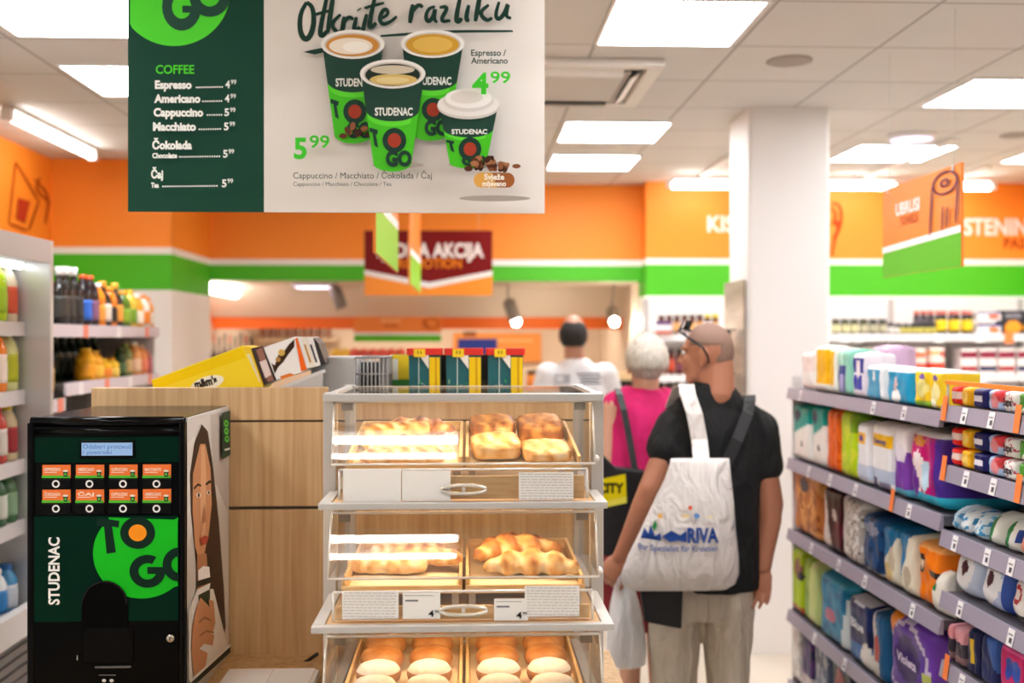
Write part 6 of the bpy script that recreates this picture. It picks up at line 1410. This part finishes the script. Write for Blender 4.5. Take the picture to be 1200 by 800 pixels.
# black shoulder bag of the man
YK = YMN-.168
t = thing('shoulder_bag', 'black shoulder bag showing below the white tote bag', 'bag', (at(775, 700, YK).x, YK, at(775, 736, YK).z))
BF = noisy('black_nylon', '#0d0d0f', '#1a1a1c', (1, 1, 1), 20, 3, .6)
b = MB(); Q = [at(752, 640, YK+.02), at(800, 640, YK+.02), at(801, 684, YK), at(799, 737, YK), at(756, 729, YK), at(750, 690, YK)]
b.prism(Q, (0, .03, 0), BF); b.build('bag_body', t, .006)
b = MB(); pts = [at(797, 650, YK), at(824, 600, YMN-.15), at(846, 555, YMN-.152), at(864, 515, YMN-.152), at(876, 484, YMN-.120), at(879, 470, YMN-.07), V((cx(878), YMN-.01, at(880, 463, YMN).z)), V((cx(874), YMN+.09, at(880, 476, YMN).z))]
vs = []
for i, p in enumerate(pts):
    d_ = (pts[min(i+1, len(pts)-1)]-pts[max(i-1, 0)]).normalized(); s = d_.cross(V((0, -1, .0))).normalized() if i < 5 else V((1, 0, 0)); n_ = s.cross(d_).normalized(); w = .022
    vs.append([p+s*w-n_*.002, p+s*w+n_*.002, p-s*w+n_*.002, p-s*w-n_*.002])
b.loft(vs, C('#1c1c1f', .5), False); b.build('strap', t)
# white carrier bag in the left hand
YC = YMN+.06; cb = Blob(); WB2 = noisy('carrier_plastic', '#ece9e9', '#f8f6f6', (14, 14, 3), 2, 4, .3, bump=1)
t = thing('carrier_bag', 'thin white plastic carrier bag hanging from the left hand of the man in black', 'bag', (at(733, 740, YC).x, YC, at(733, 781, YC).z))
R_ = []
for py, x0, x1, th in ((781, 722, 750, .03), (776, 713, 756, .07), (760, 710.5, 757.5, .085), (735, 712, 755, .08), (710, 715, 750, .06), (690, 719, 744, .035), (674, 722, 739, .022), (664, 724, 736, .015)):
    A = at(x0, py, YC); B = at(x1, py, YC); c = (A+B)/2; rx = (B.x-A.x)/2
    R_.append([c+V((rx*math.cos(2*math.pi*i/30), th*math.sin(2*math.pi*i/30), 0))*(1+.10*noise.noise(V((i*.9, py*.03, 5)))) if 0 else c+V((rx*math.cos(2*math.pi*i/30)*(1+.05*math.sin(i*2.1)), th*math.sin(2*math.pi*i/30)*(1+.12*math.sin(i*2.1+py*.02)), 0)) for i in range(30)])
b = MB(); b.loft(R_, WB2); b.build('bag_body', t)
b = MB()
for s in (-1, 1): b.tube([at(730+s*5, 668, YC), at(729+s*3, 655, YC+.01*s), at(727, 646, YC)], [.012, .008, .006], WB2, 8)
b.build('handle', t)

# ---------------------------------------------------------------- woman in pink
YF = 4.62
root = thing('person', 'person with short grey hair in sleeveless pink top carrying a black bag', 'person', (at(752, 700, YF).x, YF, 0))
SKF = C('#dba488', .5); F = (-.1, 1, 0); hc = at(757, 425, YF); hc.z = at(757, 396, YF).z-.108
fx_ = lambda px: at(px, 500, YF).x
b = Blob(); neck = at(757, 462, YF); head(b, hc, F, .94, SKF, neck); tx = fx_(755)
b.oval([((tx, YF, .80), .16, .12), ((tx, YF, .95), .165, .12), ((tx, YF, 1.15), .15, .105), ((tx, YF, 1.32), .15, .095), ((tx, YF, 1.42), .09, .065), ((tx, YF, 1.47), .05, .05)], SKF)
sl_, sr_ = at(719, 476, YF), at(796, 480, YF); el_, wl_ = at(712, 556, YF-.02), at(716, 632, YF+.06); er_, wr_ = at(804, 560, YF+.04), at(800, 630, YF+.14)
b.chain([sl_, el_, wl_], [.055, .044, .027], SKF); b.chain([sr_, er_, wr_], [.055, .044, .027], SKF)
hand(b, wl_, wl_-el_+V((0, .05, 0)), (.5, .7, 0), -1, .5, SKF, .92); hand(b, wr_, wr_-er_, (-.6, .6, 0), 1, .4, SKF, .92)
for px in (738, 772):
    x = fx_(px); b.chain([(x, YF, .82), (x, YF+.01, .44), (x, YF-.01, .09)], [.085, .058, .040], C('#9a6a50', .5) if 0 else SKF)
baked(b, 'body', root, .006, 2)
face_parts(root, hc, F, .94, '#8a8078')
hair_shell(root, hc, F, .94, (.115, .101, .122), noisy('grey_hair', '#b5ad9f', '#e6dfd3', (60, 60, 14), 2, 5, .8), lambda d: d.z > -.42+.9*max(0, d.x-.1) and d.x < .7, (-.014, 0, .014), .06)
b = Blob(); PK = noisy('pink_knit', '#c80b5c', '#e01a72', (1, 1, 1), 14, 4, .8)
b.oval([((tx, YF, .86), .19, .145), ((tx, YF, 1.0), .185, .14), ((tx, YF, 1.18), .172, .125), ((tx, YF, 1.30), .172, .115), ((tx, YF, 1.385), .150, .095), ((tx, YF, 1.435), .10, .075), ((tx, YF, 1.46), .062, .06)], PK)
b.cap(at(735, 465, YF), at(719, 474, YF), .05, .056, PK); b.cap(at(779, 467, YF), at(795, 478, YF), .05, .056, PK)
baked(b, 'sleeveless_top', root, .009, 3, .005)
b = Blob(); RD = noisy('dark_red_skirt', '#6a0d18', '#86141f', (1, 1, 1), 10, 3, .8)
b.oval([((tx, YF, .43), .215, .15), ((tx, YF, .60), .205, .15), ((tx, YF, .80), .195, .148), ((tx, YF, .92), .178, .135)], RD); baked(b, 'skirt', root, .01, 3, .006)
for px in (738, 772): shoe(root, (fx_(px), YF, 0), (0, 1, 0), C('#4a4440', .6), .9)
YG = YF-.24
t = thing('handbag', 'black bag with yellow printed patch hanging behind the woman in pink', 'bag', (at(735, 600, YG).x, YG, at(735, 655, YG).z))
b = MB(); Q = [at(704, 530, YG), at(722, 548, YG), at(742, 550, YG), at(757, 552, YG), at(762, 640, YG), at(752, 652, YG), at(708, 652, YG), at(700, 640, YG)]
b.prism(Q, (0, .07, 0), BF); bd = b.build('bag_body', t, .01)
a = Art(lambda x, y: at(x, y, YG-.001), (0, -1, 0), eps=.001); a.poly([(700, 562), (733, 555), (734.5, 589), (702, 596)], '#f2dc12'); a.poly([(702, 588), (734.4, 581.5), (734.5, 589), (702, 596)], '#f6e95a'); a.text('CITY', 702, 575, 732, 564, '#3a3410', .05, rot=-11) if 0 else a.text('CITY', 701, 577, 731, 566, '#3a3410', .05); a.build('patch', bd)
b = MB(); pts = [at(745, 556, YG+.03), at(737, 510, YF-.165), at(731, 480, YF-.14), at(726, 462, YF-.085), V((fx_(724), YF, at(724, 455, YF).z)), V((fx_(726), YF+.09, at(724, 465, YF).z))]
vs = []
for i, p in enumerate(pts):
    d_ = (pts[min(i+1, len(pts)-1)]-pts[max(i-1, 0)]).normalized(); s = V((1, 0, 0)); n_ = s.cross(d_).normalized(); w = .014
    vs.append([p+s*w-n_*.002, p+s*w+n_*.002, p-s*w+n_*.002, p-s*w-n_*.002])
b.loft(vs, BF, False); b.build('strap', t)

# ---------------------------------------------------------------- man in white in the background
YH = 6.5
root = thing('person', 'person with dark balding hair in a white printed t-shirt near the alcove', 'person', (at(675, 700, YH).x, YH, 0))
SKW = C('#b98368', .5); F = (.12, 1, 0); hc = at(672, 390, YH); hc.z = at(672, 370, YH).z-.108; wx_ = lambda px: at(px, 500, YH).x
b = Blob(); neck = at(673, 418, YH); head(b, hc, F, 1.0, SKW, neck); tx = wx_(676)
b.oval([((tx, YH, .88), .17, .11), ((tx, YH, 1.1), .17, .11), ((tx, YH, 1.35), .18, .105), ((tx, YH, 1.47), .11, .075), ((tx, YH, 1.52), .06, .06)], SKW)
sl_, sr_ = at(642, 438, YH), at(710, 438, YH)
for s_, q in ((sl_, -1), (sr_, 1)):
    e_ = s_+V((q*.05, .03, -.29)); w_ = e_+V((-q*.02, .14, -.20)); b.chain([s_, e_, w_], [.056, .045, .03], SKW); hand(b, w_, w_-e_, (-q*.6, 0, -.5), -q, .5, SKW)
for q in (-1, 1): b.chain([(tx+q*.095, YH, .9), (tx+q*.1, YH+.01, .48), (tx+q*.1, YH, .09)], [.09, .06, .042], SKW)
baked(b, 'body', root, .007, 2); face_parts(root, hc, F, 1.0, '#2a2220')
hair_shell(root, hc, F, 1.0, (.106, .0875, .10), noisy('dark_hair', '#15110f', '#2a231f', (60, 60, 20), 2, 4, .8), lambda d: -.75 < d.z < .93 and d.x < .35 and not (d.x > -.1 and d.z < -.1), (-.012, 0, -.006), .03)
b = Blob(); WT_ = noisy('white_jersey', '#dcd9da', '#eceaeb', (1, 1, 1), 9, 3, .8)
b.oval([((tx, YH, .80), .205, .135), ((tx, YH, 1.05), .20, .13), ((tx, YH, 1.3), .205, .125), ((tx, YH, 1.42), .175, .10), ((tx, YH, 1.50), .12, .09), ((tx, YH, 1.55), .074, .070)], WT_)
for s_, q in ((sl_, -1), (sr_, 1)): b.chain([V((tx+q*.11, YH, 1.44)), s_, s_+V((q*.04, .02, -.20))], [.07, .074, .078], WT_)
sh = baked(b, 'tshirt', root, .01, 4, .005)
a = Art(lambda x, y: at(x, y, YH-.137), (0, -1, 0), eps=.002)
for x0, x1, y in ((676, 703, 437), (678, 704, 441), (680, 702, 444.5), (680, 704, 448)): a.rect(x0, y, x1, y+2, '#5a5c66')
a.rect(650, 438, 668, 449, '#a9a9b0'); a.rect(652, 440, 660, 447, '#d8d6d8'); a.build('shirt_print', sh)
b = Blob(); TR = C('#3a3c46', .8); b.oval([((tx, YH, .74), .18, .12), ((tx, YH, .96), .18, .12)], TR)
for q in (-1, 1): b.oval([((tx+q*.1, YH, .03), .07, .08), ((tx+q*.1, YH, .48), .085, .09), ((tx+q*.093, YH, .88), .10, .11)], TR)
baked(b, 'trousers', root, .012, 3, .006)
for q in (-1, 1): shoe(root, (tx+q*.1, YH, 0), (0, 1, 0), C('#2a2a2c', .6))
